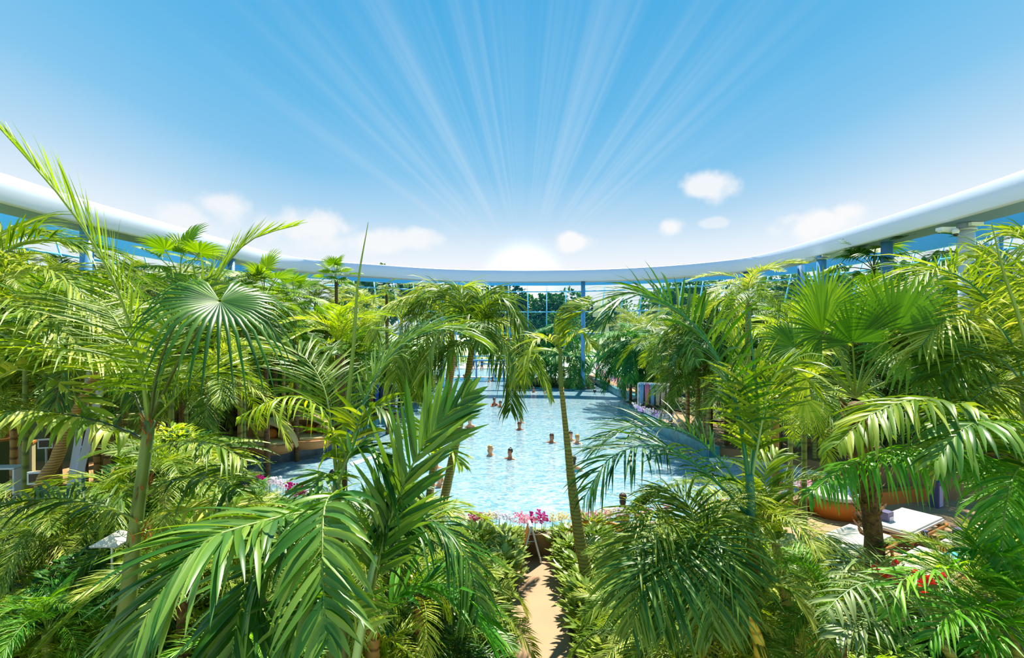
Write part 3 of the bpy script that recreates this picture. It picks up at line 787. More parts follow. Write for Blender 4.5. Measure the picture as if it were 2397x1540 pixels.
A.frond([(352, 980, 5.05), (400, 810, 5.3), (480, 690, 5.6), (545, 600, 5.8), (600, 555, 5.9), (690, 528, 6)], n=40, L=.75, Wd=.026, v=.5, fwd=.8, droop=.05, r=.018, t0=.3, leaf='leaf_yellow', prof='tip')
A.frond([(340, 1030, 5.05), (270, 1000, 4.95), (180, 975, 4.85), (80, 962, 4.75), (-30, 965, 4.65)], n=26, L=.36, Wd=.06, v=.1, fwd=.1, droop=1.6, r=.02, t0=.12, rach='rachis_dark')
A.frond([(330, 1225, 5.0), (270, 1195, 4.9), (180, 1172, 4.8), (90, 1168, 4.7), (-30, 1185, 4.6)], n=44, L=.5, Wd=.028, v=.3, fwd=.2, droop=.7, r=.018, t0=.15, rach='rachis')
A.frond([(345, 1060, 5.05), (390, 1040, 5.0), (450, 1034, 4.9), (510, 1042, 4.8), (570, 1075, 4.7)], n=30, L=.4, Wd=.03, v=.3, fwd=.5, droop=.7, r=.014, t0=.3)
A.frond([(335, 1165, 5.05), (380, 1135, 5.0), (450, 1117, 4.9), (520, 1122, 4.75), (570, 1160, 4.6)], n=34, L=.42, Wd=.03, v=.3, fwd=.3, droop=.9, r=.014, t0=.3)
A.frond([(330, 1240, 5.0), (390, 1205, 4.9), (470, 1190, 4.8), (560, 1205, 4.65), (640, 1250, 4.5)], n=36, L=.5, Wd=.04, v=.3, fwd=.5, droop=.6, r=.014, t0=.25)
A.frond([(350, 990, 5.05), (400, 940, 5.1), (450, 890, 5.2), (520, 870, 5.3), (590, 890, 5.4)], n=36, L=.5, Wd=.03, v=.5, fwd=.5, droop=.5, r=.014)
A.frond([(345, 1000, 5.05), (300, 900, 5.2), (200, 840, 5.3), (90, 815, 5.4), (-40, 850, 5.4)], n=40, L=.55, Wd=.04, v=.3, fwd=.4, droop=.6, r=.016, leaf='leaf_yellow', rach='rachis_dark')
def shreds(pm, px, py, d, n, hh, rr, seed):
    mb = MB(); q = random.Random(seed); c0 = P(px, py, d)-pm.o
    for i in range(n):
        a = q.uniform(0, 6.28); u = (math.cos(a), math.sin(a), 0); c = c0+Vector((u[0]*rr, u[1]*rr, q.uniform(0, hh)))
        leaf_blade(mb, c, (u[0]*.4, u[1]*.4, q.choice((-1, 1, 1))), u, q.uniform(.06, .13), q.uniform(.01, .028), .4, 3)
    o = build('leaf_sheath', mb, M['orange_fibre'], pm.root); o['label'] = 'torn orange dry leaf sheath'
shreds(A, 352, 1030, 5.05, 26, .2, .05, 1); shreds(A, 330, 1290, 5.02, 30, .3, .075, 2); shreds(A, 338, 1150, 5.03, 14, .12, .055, 4)

# left edge arching fronds
B = Palm('feather_palm', 'palm at the left picture edge with long fronds arching towards the tall palm', [(-180, 1200, 6), (-120, 900, 6), (-80, 720, 6)], [.09, .08, .07], 'trunk_sheath')
for pts in ([(-80, 720, 6), (20, 640, 6), (130, 640, 5.9), (220, 720, 5.8), (270, 820, 5.7)], [(-80, 720, 6), (0, 600, 6.2), (100, 560, 6.3), (220, 590, 6.4), (300, 660, 6.5)],
            [(-80, 720, 6), (30, 700, 5.7), (120, 740, 5.5), (200, 830, 5.3)], [(-80, 740, 6), (20, 790, 5.6), (100, 815, 5.4), (200, 822, 5.2), (290, 850, 5.1)],
            [(-80, 720, 6), (-20, 560, 6.4), (60, 540, 6.8), (150, 570, 7)]):
    B.frond(pts, n=62, L=.66, Wd=.028, v=.3, fwd=.6, droop=.5, r=.016)
B.frond([(-60, 950, 6), (20, 870, 5.6), (110, 880, 5.3), (190, 940, 5.1), (240, 1000, 5)], n=26, L=.34, Wd=.075, v=.7, fwd=.6, droop=.2, r=.016, leaf='leaf')

# C: big dark palm in front
Cp = Palm('feather_palm', 'large dark green palm with broad drooping leaflets filling the lower left foreground', [(800, 1700, 3.9), (805, 1500, 3.9), (800, 1350, 3.9), (790, 1180, 3.9)], [.05, .04, .03, .025], 'rachis_dark')
kw = dict(leaf='leaf_dark', rach='rachis', n=42, segs=6)
Cp.frond([(835, 1560, 3.7), (868, 1400, 3.75), (905, 1240, 3.8), (960, 1100, 3.85), (1020, 1000, 3.9), (1095, 925, 3.95)], L=.44, Wd=.042, v=.35, fwd=.75, droop=.15, r=.018, t0=.3, uphint=(0, -1, .5), **kw)
Cp.frond([(800, 1210, 3.9), (720, 1200, 3.7), (600, 1225, 3.4), (480, 1270, 3.1), (370, 1400, 2.9), (290, 1560, 2.75)], L=.52, Wd=.044, v=.1, fwd=.55, droop=.55, r=.016, t0=.15, **dict(kw, n=54))
Cp.frond([(790, 1150, 3.7), (762, 1180, 3.4), (755, 1270, 3.1), (757, 1380, 2.9), (765, 1500, 2.75)], L=.38, Wd=.044, v=.2, fwd=.5, droop=.65, r=.012, t0=.05, uphint=(0, -1, .3), **dict(kw, n=32))
Cp.frond([(800, 1180, 3.9), (740, 1190, 4.1), (640, 1215, 4.2), (520, 1250, 4.2), (420, 1300, 4.1)], L=.46, Wd=.04, v=.2, fwd=.55, droop=.5, r=.013, **kw)
Cp.frond([(815, 1300, 3.9), (700, 1270, 3.7), (600, 1330, 3.5), (560, 1440, 3.3), (540, 1560, 3.2)], L=.46, Wd=.042, v=.2, fwd=.55, droop=.6, r=.013, **kw)
Cp.frond([(850, 1420, 3.8), (930, 1260, 4.0), (1020, 1220, 4.0), (1090, 1300, 3.9), (1120, 1420, 3.8)], L=.46, Wd=.02, v=.1, fwd=.5, droop=1.1, r=.012, leaf='leaf_dark', rach='rachis_dark', n=64)
Cp.frond([(790, 1130, 3.9), (830, 1050, 4.0), (880, 1060, 4.0), (920, 1130, 4.0), (930, 1230, 3.9)], L=.4, Wd=.036, v=.2, fwd=.5, droop=.6, r=.012, **kw)
Cp.frond([(835, 1540, 3.7), (830, 1440, 3.6), (790, 1400, 3.4), (720, 1430, 3.2), (660, 1520, 3.1)], L=.36, Wd=.04, v=.2, fwd=.5, droop=.5, r=.012, **kw)
Cp.frond([(860, 1500, 3.9), (930, 1400, 4.0), (1020, 1370, 4.0), (1100, 1420, 4.0), (1150, 1500, 4)], L=.45, Wd=.04, v=.4, fwd=.6, droop=.5, r=.012, leaf='leaf_bright', n=36)
Cp.stem([(830, 1560, 3.6), (848, 1450, 3.65), (862, 1370, 3.7), (880, 1300, 3.75)], [.03, .028, .024, .02], 'rachis_pale', 'stalk', 'pale ribbed frond stalk')

# D: spear stems and the frond rising beside the left bay
Dp = Palm('feather_palm', 'palm with a bare spear shooting up into the sky above the jacuzzi bay', [(775, 1330, 5.4), (785, 1220, 5.4), (790, 1120, 5.4)], [.055, .05, .045], 'trunk_sheath')
Dp.stem([(790, 1120, 5.4), (812, 960, 5.4), (828, 800, 5.4), (838, 660, 5.4), (862, 520, 5.4)], [.028, .026, .02, .013, .003], 'rachis', 'spear', 'bare unopened spear leaf')
Dp.frond([(800, 1110, 5.4), (835, 990, 5.5), (880, 880, 5.6), (950, 800, 5.7), (1040, 770, 5.8), (1130, 800, 5.8)], n=60, L=.6, Wd=.028, v=.3, fwd=.6, droop=.5, r=.022, t0=.3, rach='rachis_teal', leaf='leaf_dark')
Dp.frond([(788, 1110, 5.4), (778, 1010, 5.35), (750, 955, 5.3), (700, 930, 5.2), (640, 935, 5.1), (560, 975, 5)], n=22, L=.38, Wd=.026, v=.1, fwd=.1, droop=1.8, r=.014, leaf='leaf_yellow')
Dp.frond([(785, 1100, 5.4), (770, 960, 5.6), (745, 880, 5.8), (690, 820, 6), (610, 830, 6.1)], n=54, L=.6, Wd=.026, v=.3, fwd=.5, droop=.5, r=.016)
Dp.frond([(790, 1120, 5.4), (830, 1010, 5.2), (860, 960, 5.1), (900, 960, 5), (930, 1010, 5)], n=24, L=.4, Wd=.045, v=.2, fwd=.5, droop=.6, r=.012)
Dp.frond([(790, 1140, 5.4), (770, 1110, 5.0), (740, 1130, 4.8), (700, 1180, 4.6)], n=22, L=.3, Wd=.04, v=.2, fwd=.5, droop=.6, r=.01, leaf='leaf_dark')

# E: two leaning palms in the middle
kE = dict(n=72, Wd=.034, segs=5)
E1 = Palm('feather_palm', 'leaning centre palm with olive trunk crown hanging over the far pool, right of its twin', [(1030, 1215, 13.2), (1050, 1120, 13.2), (1078, 980, 13.2), (1098, 860, 13.2), (1104, 815, 13.2)], [.11, .105, .09, .08, .07], 'trunk_olive', rings=.06)
for pts, LL_ in (([(1104, 815, 13.2), (1150, 730, 13), (1210, 740, 12.8), (1235, 830, 12.6), (1225, 900, 12.5)], .8), ([(1104, 815, 13.2), (1140, 800, 12.9), (1180, 850, 12.6), (1195, 915, 12.5), (1195, 960, 12.4)], .8),
            ([(1104, 815, 13.2), (1090, 740, 13.3), (1060, 690, 13.5), (1010, 690, 13.7), (960, 730, 13.8)], .9), ([(1104, 815, 13.2), (1120, 730, 13.4), (1130, 690, 13.6), (1160, 680, 13.9)], .8),
            ([(1104, 815, 13.2), (1150, 810, 13.2), (1220, 815, 13.1), (1260, 860, 13.0), (1290, 930, 12.9)], .7), ([(1104, 815, 13.2), (1070, 760, 13), (1030, 770, 12.8), (1000, 840, 12.6), (995, 900, 12.5)], .8),
            ([(1104, 815, 13.2), (1080, 800, 12.6), (1050, 830, 12.3), (1030, 880, 12.2)], .6), ([(1104, 815, 13.2), (1115, 760, 12.6), (1130, 760, 12), (1145, 820, 11.7)], .6), ([(1104, 815, 13.2), (1160, 750, 13.6), (1200, 770, 13.9), (1240, 800, 14.2)], .7), ([(1104, 815, 13.2), (1135, 720, 13), (1180, 700, 12.8), (1215, 760, 12.6)], .8), ([(1104, 815, 13.2), (1160, 790, 12.6), (1200, 830, 12.3), (1215, 900, 12.1)], .7), ([(1104, 815, 13.2), (1085, 700, 13.3), (1060, 670, 13.4), (1030, 690, 13.5)], .7), ([(1104, 815, 13.2), (1060, 810, 12.8), (1015, 850, 12.6), (990, 900, 12.5)], .6)):
    E1.frond(pts, L=LL_*.95, v=.15, fwd=.5, droop=1.1, r=.02, t0=.15, leaf='leaf', **kE)
E2 = Palm('feather_palm', 'leaning centre palm with orange-brown upper trunk, standing behind and left of its twin', [(1000, 1210, 14.5), (1015, 1090, 14.5), (1042, 950, 14.5), (1055, 860, 14.5), (1058, 760, 14.5)], [.10, .10, .1, .11, .07], 'trunk_brown', rings=.06)
for pts in ([(1058, 765, 14.5), (1010, 700, 14.3), (940, 700, 14), (890, 750, 13.8), (880, 800, 13.7)], [(1058, 765, 14.5), (1000, 760, 14), (940, 800, 13.6), (930, 880, 13.3)],
            [(1058, 765, 14.5), (1060, 700, 14.8), (1090, 670, 15), (1130, 690, 15.2)], [(1058, 765, 14.5), (1030, 800, 14), (990, 850, 13.6), (975, 930, 13.4)], [(1058, 765, 14.5), (1020, 720, 15), (980, 700, 15.5), (930, 720, 16)],
            [(1058, 765, 14.5), (1080, 720, 14), (1120, 740, 13.6), (1150, 800, 13.4)], [(1058, 765, 14.5), (1040, 690, 14.5), (1010, 670, 14.6), (960, 690, 14.8)], [(1058, 765, 14.5), (990, 740, 13.8), (940, 770, 13.3), (925, 850, 13), (930, 920, 12.9)], [(1058, 765, 14.5), (1010, 780, 13.6), (975, 830, 13.2), (960, 900, 13)], [(1058, 765, 14.5), (960, 715, 14.6), (900, 730, 14.4), (865, 790, 14.2)]):
    E2.frond(pts, L=.8, v=.15, fwd=.5, droop=1.05, r=.02, t0=.15, leaf='leaf_yellow' if pts[-1][0] > 1100 else 'leaf', **kE)
E3 = Palm('feather_palm', 'small palm rising thin and pale from the front bed left of the leaning trunks', [(985, 1290, 11), (1000, 1180, 11), (1015, 1080, 11)], [.06, .055, .05], 'trunk_olive', rings=.06)
for pts in ([(1015, 1080, 11), (1040, 1020, 10.8), (1090, 1020, 10.6)], [(1015, 1080, 11), (970, 1020, 11), (920, 1040, 11)], [(1015, 1080, 11), (1050, 1050, 10.5), (1080, 1090, 10.2)], [(1015, 1080, 11), (1000, 1000, 11.2), (1030, 950, 11.4)]):
    E3.frond(pts, n=22, L=.4, Wd=.05, v=.4, fwd=.6, droop=.4, r=.014, leaf='leaf_yellow')

# F: slender palm right of the path
Fp = Palm('feather_palm', 'slender ringed palm leaning over the pool, single feathery frond curling in front of the column', [(1385, 1400, 9.6), (1362, 1290, 9.8), (1342, 1160, 10), (1325, 1010, 10.2), (1314, 905, 10.3)], [.115, .105, .09, .07, .05, .045], 'trunk_olive', rings=.06)
Fp.stem([(1314, 910, 10.3), (1312, 860, 10.3), (1312, 815, 10.3)], [.05, .05, .03], 'trunk_sheath', 'crownshaft', 'smooth green crownshaft')
Fp.frond([(1312, 825, 10.3), (1298, 780, 10.25), (1301, 738, 10.2), (1325, 708, 10.15), (1378, 692, 10.1)], n=62, L=.58, Wd=.036, v=1.2, fwd=.45, droop=.15, r=.02, t0=.06, uphint=(.7, -.3, -1), noflip=True, prof='f')
for pts in ([(1312, 825, 10.3), (1285, 795, 10.1), (1250, 800, 9.9), (1225, 850, 9.8)], [(1312, 830, 10.3), (1340, 790, 10.3), (1365, 780, 10.2), (1385, 810, 10)], [(1312, 830, 10.3), (1290, 820, 10.8), (1250, 830, 11.2), (1220, 890, 11.4)]):
    Fp.frond(pts, n=30, L=.42, Wd=.04, v=.35, fwd=.6, droop=.5, r=.016)

# G: teal-shafted palm with huge dark fronds
Gp = Palm('feather_palm', 'palm with turquoise crownshaft throwing a huge dark frond over the right pool', [(1775, 1560, 6.2), (1768, 1400, 6.2), (1760, 1290, 6.2), (1757, 1230, 6.2)], [.06, .06, .06, .055, .05], 'orange_fibre')
Gp.stem([(1757, 1240, 6.2), (1756, 1180, 6.2), (1754, 1110, 6.2)], [.05, .06, .045], 'trunk_teal', 'crownshaft', 'turquoise crownshaft')
kG = dict(leaf='leaf_dark', rach='rachis_teal')
Gp.frond([(1752, 1130, 6.2), (1738, 1020, 6.2), (1710, 900, 6.15), (1650, 790, 6.1), (1570, 715, 6), (1470, 690, 5.9), (1410, 760, 5.85)], n=62, L=.72, Wd=.036, v=.35, fwd=.5, droop=.4, r=.028, t0=.2, **kG)
Gp.frond([(1745, 1200, 6.2), (1700, 1150, 6.0), (1620, 1080, 5.8), (1530, 1040, 5.6), (1430, 1070, 5.4), (1365, 1170, 5.3)], n=58, L=.62, Wd=.026, v=.25, fwd=.35, droop=.75, r=.02, t0=.22, **kG)
Gp.frond([(1750, 1180, 6.2), (1690, 1080, 6.3), (1600, 1010, 6.4), (1480, 1000, 6.4), (1390, 1050, 6.4)], n=52, L=.6, Wd=.024, v=.5, fwd=.45, droop=.5, r=.016, t0=.3, **kG)
Gp.frond([(1754, 1130, 6.2), (1762, 1010, 6.25), (1755, 900, 6.3), (1730, 820, 6.4), (1700, 780, 6.5)], n=40, L=.6, Wd=.034, v=.4, fwd=.6, droop=.4, r=.018, rach='rachis_pale', leaf='leaf')
Gp.frond([(1760, 1120, 6.2), (1785, 980, 6.1), (1800, 900, 6.0), (1850, 860, 5.9), (1900, 900, 5.8)], n=40, L=.62, Wd=.036, v=.3, fwd=.5, droop=.55, r=.018, leaf='leaf', rach='rachis_pale')
Gp.stem([(1758, 1130, 6.2), (1772, 980, 6.2), (1762, 830, 6.2), (1752, 730, 6.2)], [.024, .022, .015, .006], 'rachis_teal', 'spear', 'bare bluish spear')

# H: the big fan palm
Hp = Palm('fan_palm', 'big fan palm with shaggy brown trunk and wide pleated leaves lit yellow-green', [(2047, 1310, 7.2), (2040, 1220, 7.2), (2030, 1140, 7.15), (2015, 1030, 7.1), (2003, 945, 7.0)], [.13, .125, .115, .105, .10, .08], 'trunk_fibre', rings=.10)
root = (2003, 930, 7.0)
fans = [((1925, 778, 6.7), (1850, 715, 6.6), .72, (.3, -1, .25), .15, 1.8), ((1995, 802, 6.6), (2015, 650, 6.3), .72, (0, -1, .35), .12, 1.6), ((2095, 772, 6.5), (2160, 650, 6.3), .78, (-.2, -1, .2), .1, 1.7),
        ((2134, 817, 6.5), (2230, 850, 6.3), .82, (-.2, -.8, .6), .35, 1.9), ((2099, 822, 6.9), (2030, 900, 6.6), .6, (0, -.6, .8), .4, 1.9), ((1891, 885, 6.4), (1860, 850, 6.3), .42, (0, -1, .4), .3, 2.2),
        ((1884, 930, 6.2), (1900, 1000, 6.1), .38, (.2, -1, .2), .3, 1.2), ((1925, 730, 7.3), (1960, 640, 7.4), .7, (0, -1, .3), .15, 1.7), ((2060, 720, 7.4), (2090, 600, 7.5), .62, (0, -1, .3), .2, 1.7),
        ((2190, 880, 6.6), (2290, 900, 6.5), .62, (-.2, -.7, .7), .5, 1.8), ((1860, 810, 7.2), (1780, 790, 7.3), .55, (0, -.8, .6), .4, 1.9)]
for i, (h, t_, rd, tl, dr, sp) in enumerate(fans):
    Hp.fan(root, h, t_, rd, tilt=tl, droop=dr, span=sp, n=30, seed=i, leaf='leaf_yellow' if i in (5, 6) else ('leaf_fan_deep' if i in (1, 2, 4, 9) else 'leaf_fan'))
mb = MB(); rg = random.Random(3)
for i in range(90):
    u = rg.random(); a = rg.uniform(0, 6.28); c = Vector(P(2047-44*u, 1310-365*u, 7.2-.2*u))-Hp.o
    leaf_blade(mb, c+Vector((math.cos(a)*.1, math.sin(a)*.1, 0)), (math.cos(a), math.sin(a), .9), (math.cos(a), math.sin(a), 0), .17, .09, -.2)
build('fibre_skirt', mb, M['trunk_fibre'], Hp.root)['kind'] = 'stuff'

# H2 dark fan palm behind, and small fan palms over the left thicket
def small_fan_palm(label, px, py, d, kind, sc_, lean=0.0, n=12, name='fan_palm', trunkmat='trunk_fibre', zg=0.0, hi=1.3, lo=-.4):
    top = P(px, py, d); base = Vector((top.x+lean, top.y+.2, zg))
    t = thing(name, label, 'palm', base)
    build('trunk', trunk_mb([(0, 0, 0), (top-base)*.5+Vector((lean*.1, 0, 0)), top-base], [.09, .075, .06], rings=.08), M[trunkmat], t, smooth=True)
    crown_children(t, kind, top-base, n, sc_, random.Random(int(px*7+py)), 'fan_leaf' if 'fan' in kind else 'frond', hi, lo)
    return t
small_fan_palm('dark fan palm crown beyond the big fan palm, between two roof columns', 2045, 632, 24.5, 'fandark', 1.75)
small_fan_palm('fan palm peeking above the thicket under the roof edge, behind the tall left palm', 420, 655, 13, 'fan', 1.0)
small_fan_palm('pale fan palm in front of the bend of the roof edge, half lit by sun', 620, 700, 17, 'fan', 1.0)
small_fan_palm('fan palm right beside the column at the bend of the roof edge', 690, 712, 19, 'fan', .95)
small_fan_palm('lone bright fan palm whose head stands clear of the thicket against the roof edge', 787, 660, 22, 'fan', .8, n=14)
small_fan_palm('tall wiry broad-crowned palm poking up against the far glass, by the lone fan palm', 905, 690, 24, 'feather', .4)
small_fan_palm('date palm with stiff dark fronds reaching behind the thickest column', 2290, 640, 20, 'dark', 1.15, name='feather_palm')
small_fan_palm('slim-stemmed palm with small star-shaped crown just under the roof edge', 1752, 712, 12, 'feather', .62, name='feather_palm', trunkmat='trunk_green')
small_fan_palm('palm with bright yellow new fronds left of the spear stem', 800, 830, 11, 'yellow', .75, name='feather_palm', n=9, hi=1.4, lo=.5)
small_fan_palm('tiny-trunked palm leaning between the two shell loungers', 632, 925, 21.2, 'fandark', .85, lean=-.5, zg=DZ)
small_fan_palm('palm with yellow ringed trunk beside the far left poolside planter', 797, 880, 23.5, 'dark', 1.15, name='feather_palm', trunkmat='trunk_yellow', zg=DZ)

# I, J: right side arching curtains
I1 = Palm('feather_palm', 'bright green palm whose long frond hangs like a curtain above the sun loungers', [(2480, 1500, 5.2), (2470, 1320, 5.2), (2440, 1200, 5.2)], [.08, .07, .06], 'trunk_green')
I1.frond([(2440, 1200, 5.2), (2380, 1110, 5.15), (2290, 1060, 5.1), (2190, 1045, 5.0), (2080, 1055, 4.95), (1980, 1090, 4.9), (1890, 1160, 4.85)], n=104, L=.48, Wd=.026, v=-.1, fwd=.1, droop=1.8, r=.018, t0=.08, leaf='leaf_bright', rach='rachis')
I1.frond([(2440, 1190, 5.2), (2400, 1100, 4.9), (2370, 1120, 4.6), (2350, 1220, 4.4), (2345, 1320, 4.3)], n=64, L=.42, Wd=.024, v=.2, fwd=.5, droop=.9, r=.014, leaf='leaf_bright')
I1.frond([(2440, 1190, 5.2), (2360, 1030, 5.2), (2270, 960, 5.2), (2150, 935, 5.1), (2040, 970, 5), (1960, 1040, 4.9)], n=64, L=.55, Wd=.046, v=.1, fwd=.4, droop=.9, r=.018, t0=.15, leaf='leaf')
I1.frond([(2440, 1190, 5.2), (2400, 1040, 5.0), (2340, 990, 4.8), (2260, 1000, 4.6), (2190, 1080, 4.5)], n=56, L=.5, Wd=.044, v=.1, fwd=.5, droop=.8, r=.016, leaf='leaf_dark')
J1 = Palm('feather_palm', 'huge feather palm at the upper right whose narrow leaflets cascade beneath the roof edge', [(2480, 1300, 7), (2440, 1080, 7), (2400, 900, 7)], [.12, .11, .09], 'trunk_green')
kJ = dict(n=96, Wd=.024, v=.4, fwd=.45, r=.02, t0=.2, jitter=.25)
for pts in ([(2400, 900, 7), (2350, 760, 7), (2280, 670, 6.9), (2190, 630, 6.8), (2110, 680, 6.7)], [(2400, 900, 7), (2360, 790, 6.7), (2290, 740, 6.5), (2210, 750, 6.3), (2150, 820, 6.2)],
            [(2400, 900, 7), (2400, 760, 7.2), (2370, 650, 7.4), (2330, 600, 7.6), (2270, 600, 7.8)], [(2400, 900, 7), (2340, 840, 6.5), (2270, 830, 6.2), (2200, 880, 6)],
            [(2400, 900, 7), (2430, 760, 7), (2440, 640, 7), (2420, 560, 7), (2370, 540, 7)], [(2400, 900, 7), (2330, 900, 6.4), (2260, 950, 6.1), (2210, 1010, 6)]):
    J1.frond(pts, L=.75, droop=.7, leaf='leaf', rach='rachis_teal', **kJ)
J1.stem([(2420, 900, 5.5), (2390, 760, 5.5), (2350, 640, 5.5), (2320, 520, 5.5)], [.022, .02, .014, .004], 'rachis', 'spear', 'thin bare spear against the roof')

# K: lower right
K1 = Palm('feather_palm', 'grey-green palm with comb-like leaflets in front of the orange terrace, lower right', [(2280, 1700, 4.6), (2240, 1560, 4.6), (2200, 1500, 4.6)], [.05, .045, .04], 'trunk_green')
kK = dict(leaf='leaf_grey', rach='rachis_pale', n=38, Wd=.026, r=.012)
K1.frond([(2200, 1500, 4.6), (2150, 1400, 4.5), (2080, 1340, 4.5), (2010, 1310, 4.5), (1960, 1340, 4.5)], L=.36, v=.5, fwd=.4, droop=.3, **kK)
K1.frond([(2200, 1500, 4.6), (2130, 1390, 4.4), (2050, 1360, 4.2), (1980, 1385, 4.1), (1935, 1430, 4)], L=.34, v=.1, fwd=.2, droop=.9, **kK)
K1.frond([(2200, 1500, 4.6), (2110, 1450, 4.3), (2030, 1450, 4.1), (1960, 1490, 4.0)], L=.34, v=.2, fwd=.5, droop=.5, **kK)
K1.frond([(2200, 1500, 4.6), (2270, 1440, 4.5), (2340, 1450, 4.4), (2400, 1520, 4.3)], L=.34, v=.2, fwd=.5, droop=.5, **kK)
K2 = Palm('feather_palm', 'lush bright green palm with fluffy leaflets in the bottom right corner', [(2420, 1700, 4.4), (2390, 1560, 4.4), (2370, 1450, 4.4)], [.05, .045, .04], 'trunk_green')
for pts in ([(2370, 1450, 4.4), (2290, 1360, 4.3), (2200, 1330, 4.2), (2110, 1360, 4.1), (2080, 1440, 4)], [(2370, 1450, 4.4), (2340, 1350, 4.4), (2300, 1290, 4.4), (2260, 1290, 4.4)], [(2370, 1450, 4.4), (2380, 1340, 4.5), (2370, 1270, 4.6), (2400, 1230, 4.6)],
            [(2370, 1450, 4.4), (2300, 1420, 4.1), (2220, 1440, 3.9), (2170, 1510, 3.8)], [(2370, 1450, 4.4), (2400, 1400, 4.1), (2440, 1420, 3.9)], [(2370, 1460, 4.4), (2320, 1460, 4.0), (2290, 1520, 3.8)]):
    K2.frond(pts, n=46, L=.34, Wd=.022, v=.6, fwd=.5, droop=.5, r=.01, leaf='leaf_bright', jitter=.3)
t = Palm('fan_palm', 'lime green young fan leaf at the very bottom of the picture', [(2040, 1750, 3.6), (2038, 1640, 3.6), (2036, 1590, 3.6)], [.02, .015, .012], 'rachis')
t.fan((2036, 1590, 3.6), (2036, 1568, 3.6), (2036, 1500, 3.5), .24, leaf='leaf_yellow', tilt=(0, -1, .5), n=20, span=1.35, seed=4, droop=.5)

# L: bare-stemmed palms, lower right of the path
L1 = Palm('feather_palm', 'palm with smooth pale grey-green trunk and torn crownshaft beside the leafy tree', [(1858, 1520, 6.4), (1846, 1440, 6.4), (1830, 1350, 6.4), (1815, 1270, 6.4)], [.085, .08, .07, .06, .05], 'trunk_pale')
for pts in ([(1815, 1270, 6.4), (1780, 1220, 6.2), (1720, 1230, 6.0), (1670, 1280, 5.9)], [(1815, 1270, 6.4), (1800, 1180, 6.5), (1790, 1110, 6.6), (1820, 1060, 6.7)]):
    L1.frond(pts, n=34, L=.42, Wd=.035, v=.3, fwd=.5, droop=.6, r=.013)
L2 = Palm('feather_palm', 'full feathery palm with yellow-green trunk in front of the pool corner, right of the path', [(1660, 1600, 5.8), (1645, 1500, 5.8), (1630, 1420, 5.8), (1615, 1290, 5.8)], [.07, .065, .06, .05], 'trunk_yellow')
for pts in ([(1615, 1290, 5.8), (1540, 1200, 5.8), (1470, 1230, 5.7), (1420, 1320, 5.6)], [(1615, 1290, 5.8), (1560, 1220, 5.5), (1480, 1290, 5.2), (1440, 1400, 5)], [(1615, 1290, 5.8), (1620, 1200, 6), (1570, 1150, 6.2), (1500, 1170, 6.3)],
            [(1615, 1290, 5.8), (1680, 1210, 5.8), (1750, 1250, 5.7), (1800, 1340, 5.6)], [(1615, 1290, 5.8), (1660, 1250, 5.4), (1720, 1320, 5.1), (1750, 1430, 5)], [(1615, 1290, 5.8), (1600, 1280, 5.2), (1570, 1360, 4.8), (1555, 1480, 4.7)],
            [(1615, 1290, 5.8), (1640, 1300, 5.2), (1660, 1390, 4.9), (1670, 1480, 4.8)], [(1615, 1290, 5.8), (1560, 1280, 5.3), (1500, 1360, 4.9), (1480, 1480, 4.8)], [(1615, 1290, 5.8), (1670, 1180, 6.1), (1730, 1160, 6.4), (1800, 1190, 6.6)]):
    L2.frond(pts, n=66, L=.5, Wd=.024, v=.25, fwd=.5, droop=.7, r=.013, leaf='leaf_dark' if pts[-1][1] > 1400 else 'leaf')
L3 = Palm('feather_palm', 'yellow-sheathed palm stump with a split boot at the bottom edge', [(1800, 1720, 5.2), (1790, 1600, 5.2), (1775, 1500, 5.2), (1745, 1420, 5.2)], [.09, .085, .075, .03], 'trunk_yellow')
for pts in ([(1745, 1420, 5.2), (1700, 1400, 5.1), (1650, 1430, 5.0), (1620, 1500, 4.9)], [(1755, 1430, 5.2), (1790, 1370, 5.2), (1850, 1380, 5.1), (1900, 1450, 5)], [(1750, 1420, 5.2), (1740, 1370, 5.3), (1690, 1350, 5.4), (1640, 1370, 5.5)]):
    L3.frond(pts, n=30, L=.3, Wd=.03, v=.3, fwd=.5, droop=.6, r=.01)
N1 = Palm('feather_palm', 'palm with rough orange-brown trunk leaning right in front of the changing cubicles', [(95, 1150, 10.5), (130, 1080, 10.6), (165, 990, 10.7), (205, 920, 10.8), (240, 850, 10.9)], [.12, .115, .11, .10, .09], 'trunk_brown', rings=.05)
for pts in ([(240, 850, 10.9), (280, 780, 10.8), (340, 790, 10.6), (380, 850, 10.5)], [(240, 850, 10.9), (200, 770, 11), (140, 770, 11), (90, 830, 11)], [(240, 850, 10.9), (250, 750, 11.2), (290, 700, 11.5), (350, 710, 11.8)], [(240, 850, 10.9), (190, 820, 10.5), (150, 870, 10.2), (130, 950, 10)], [(240, 850, 10.9), (270, 820, 10.4), (300, 870, 10.1), (310, 940, 10)]):
    N1.frond(pts, n=34, L=.6, Wd=.04, v=.3, fwd=.5, droop=.6, r=.018)

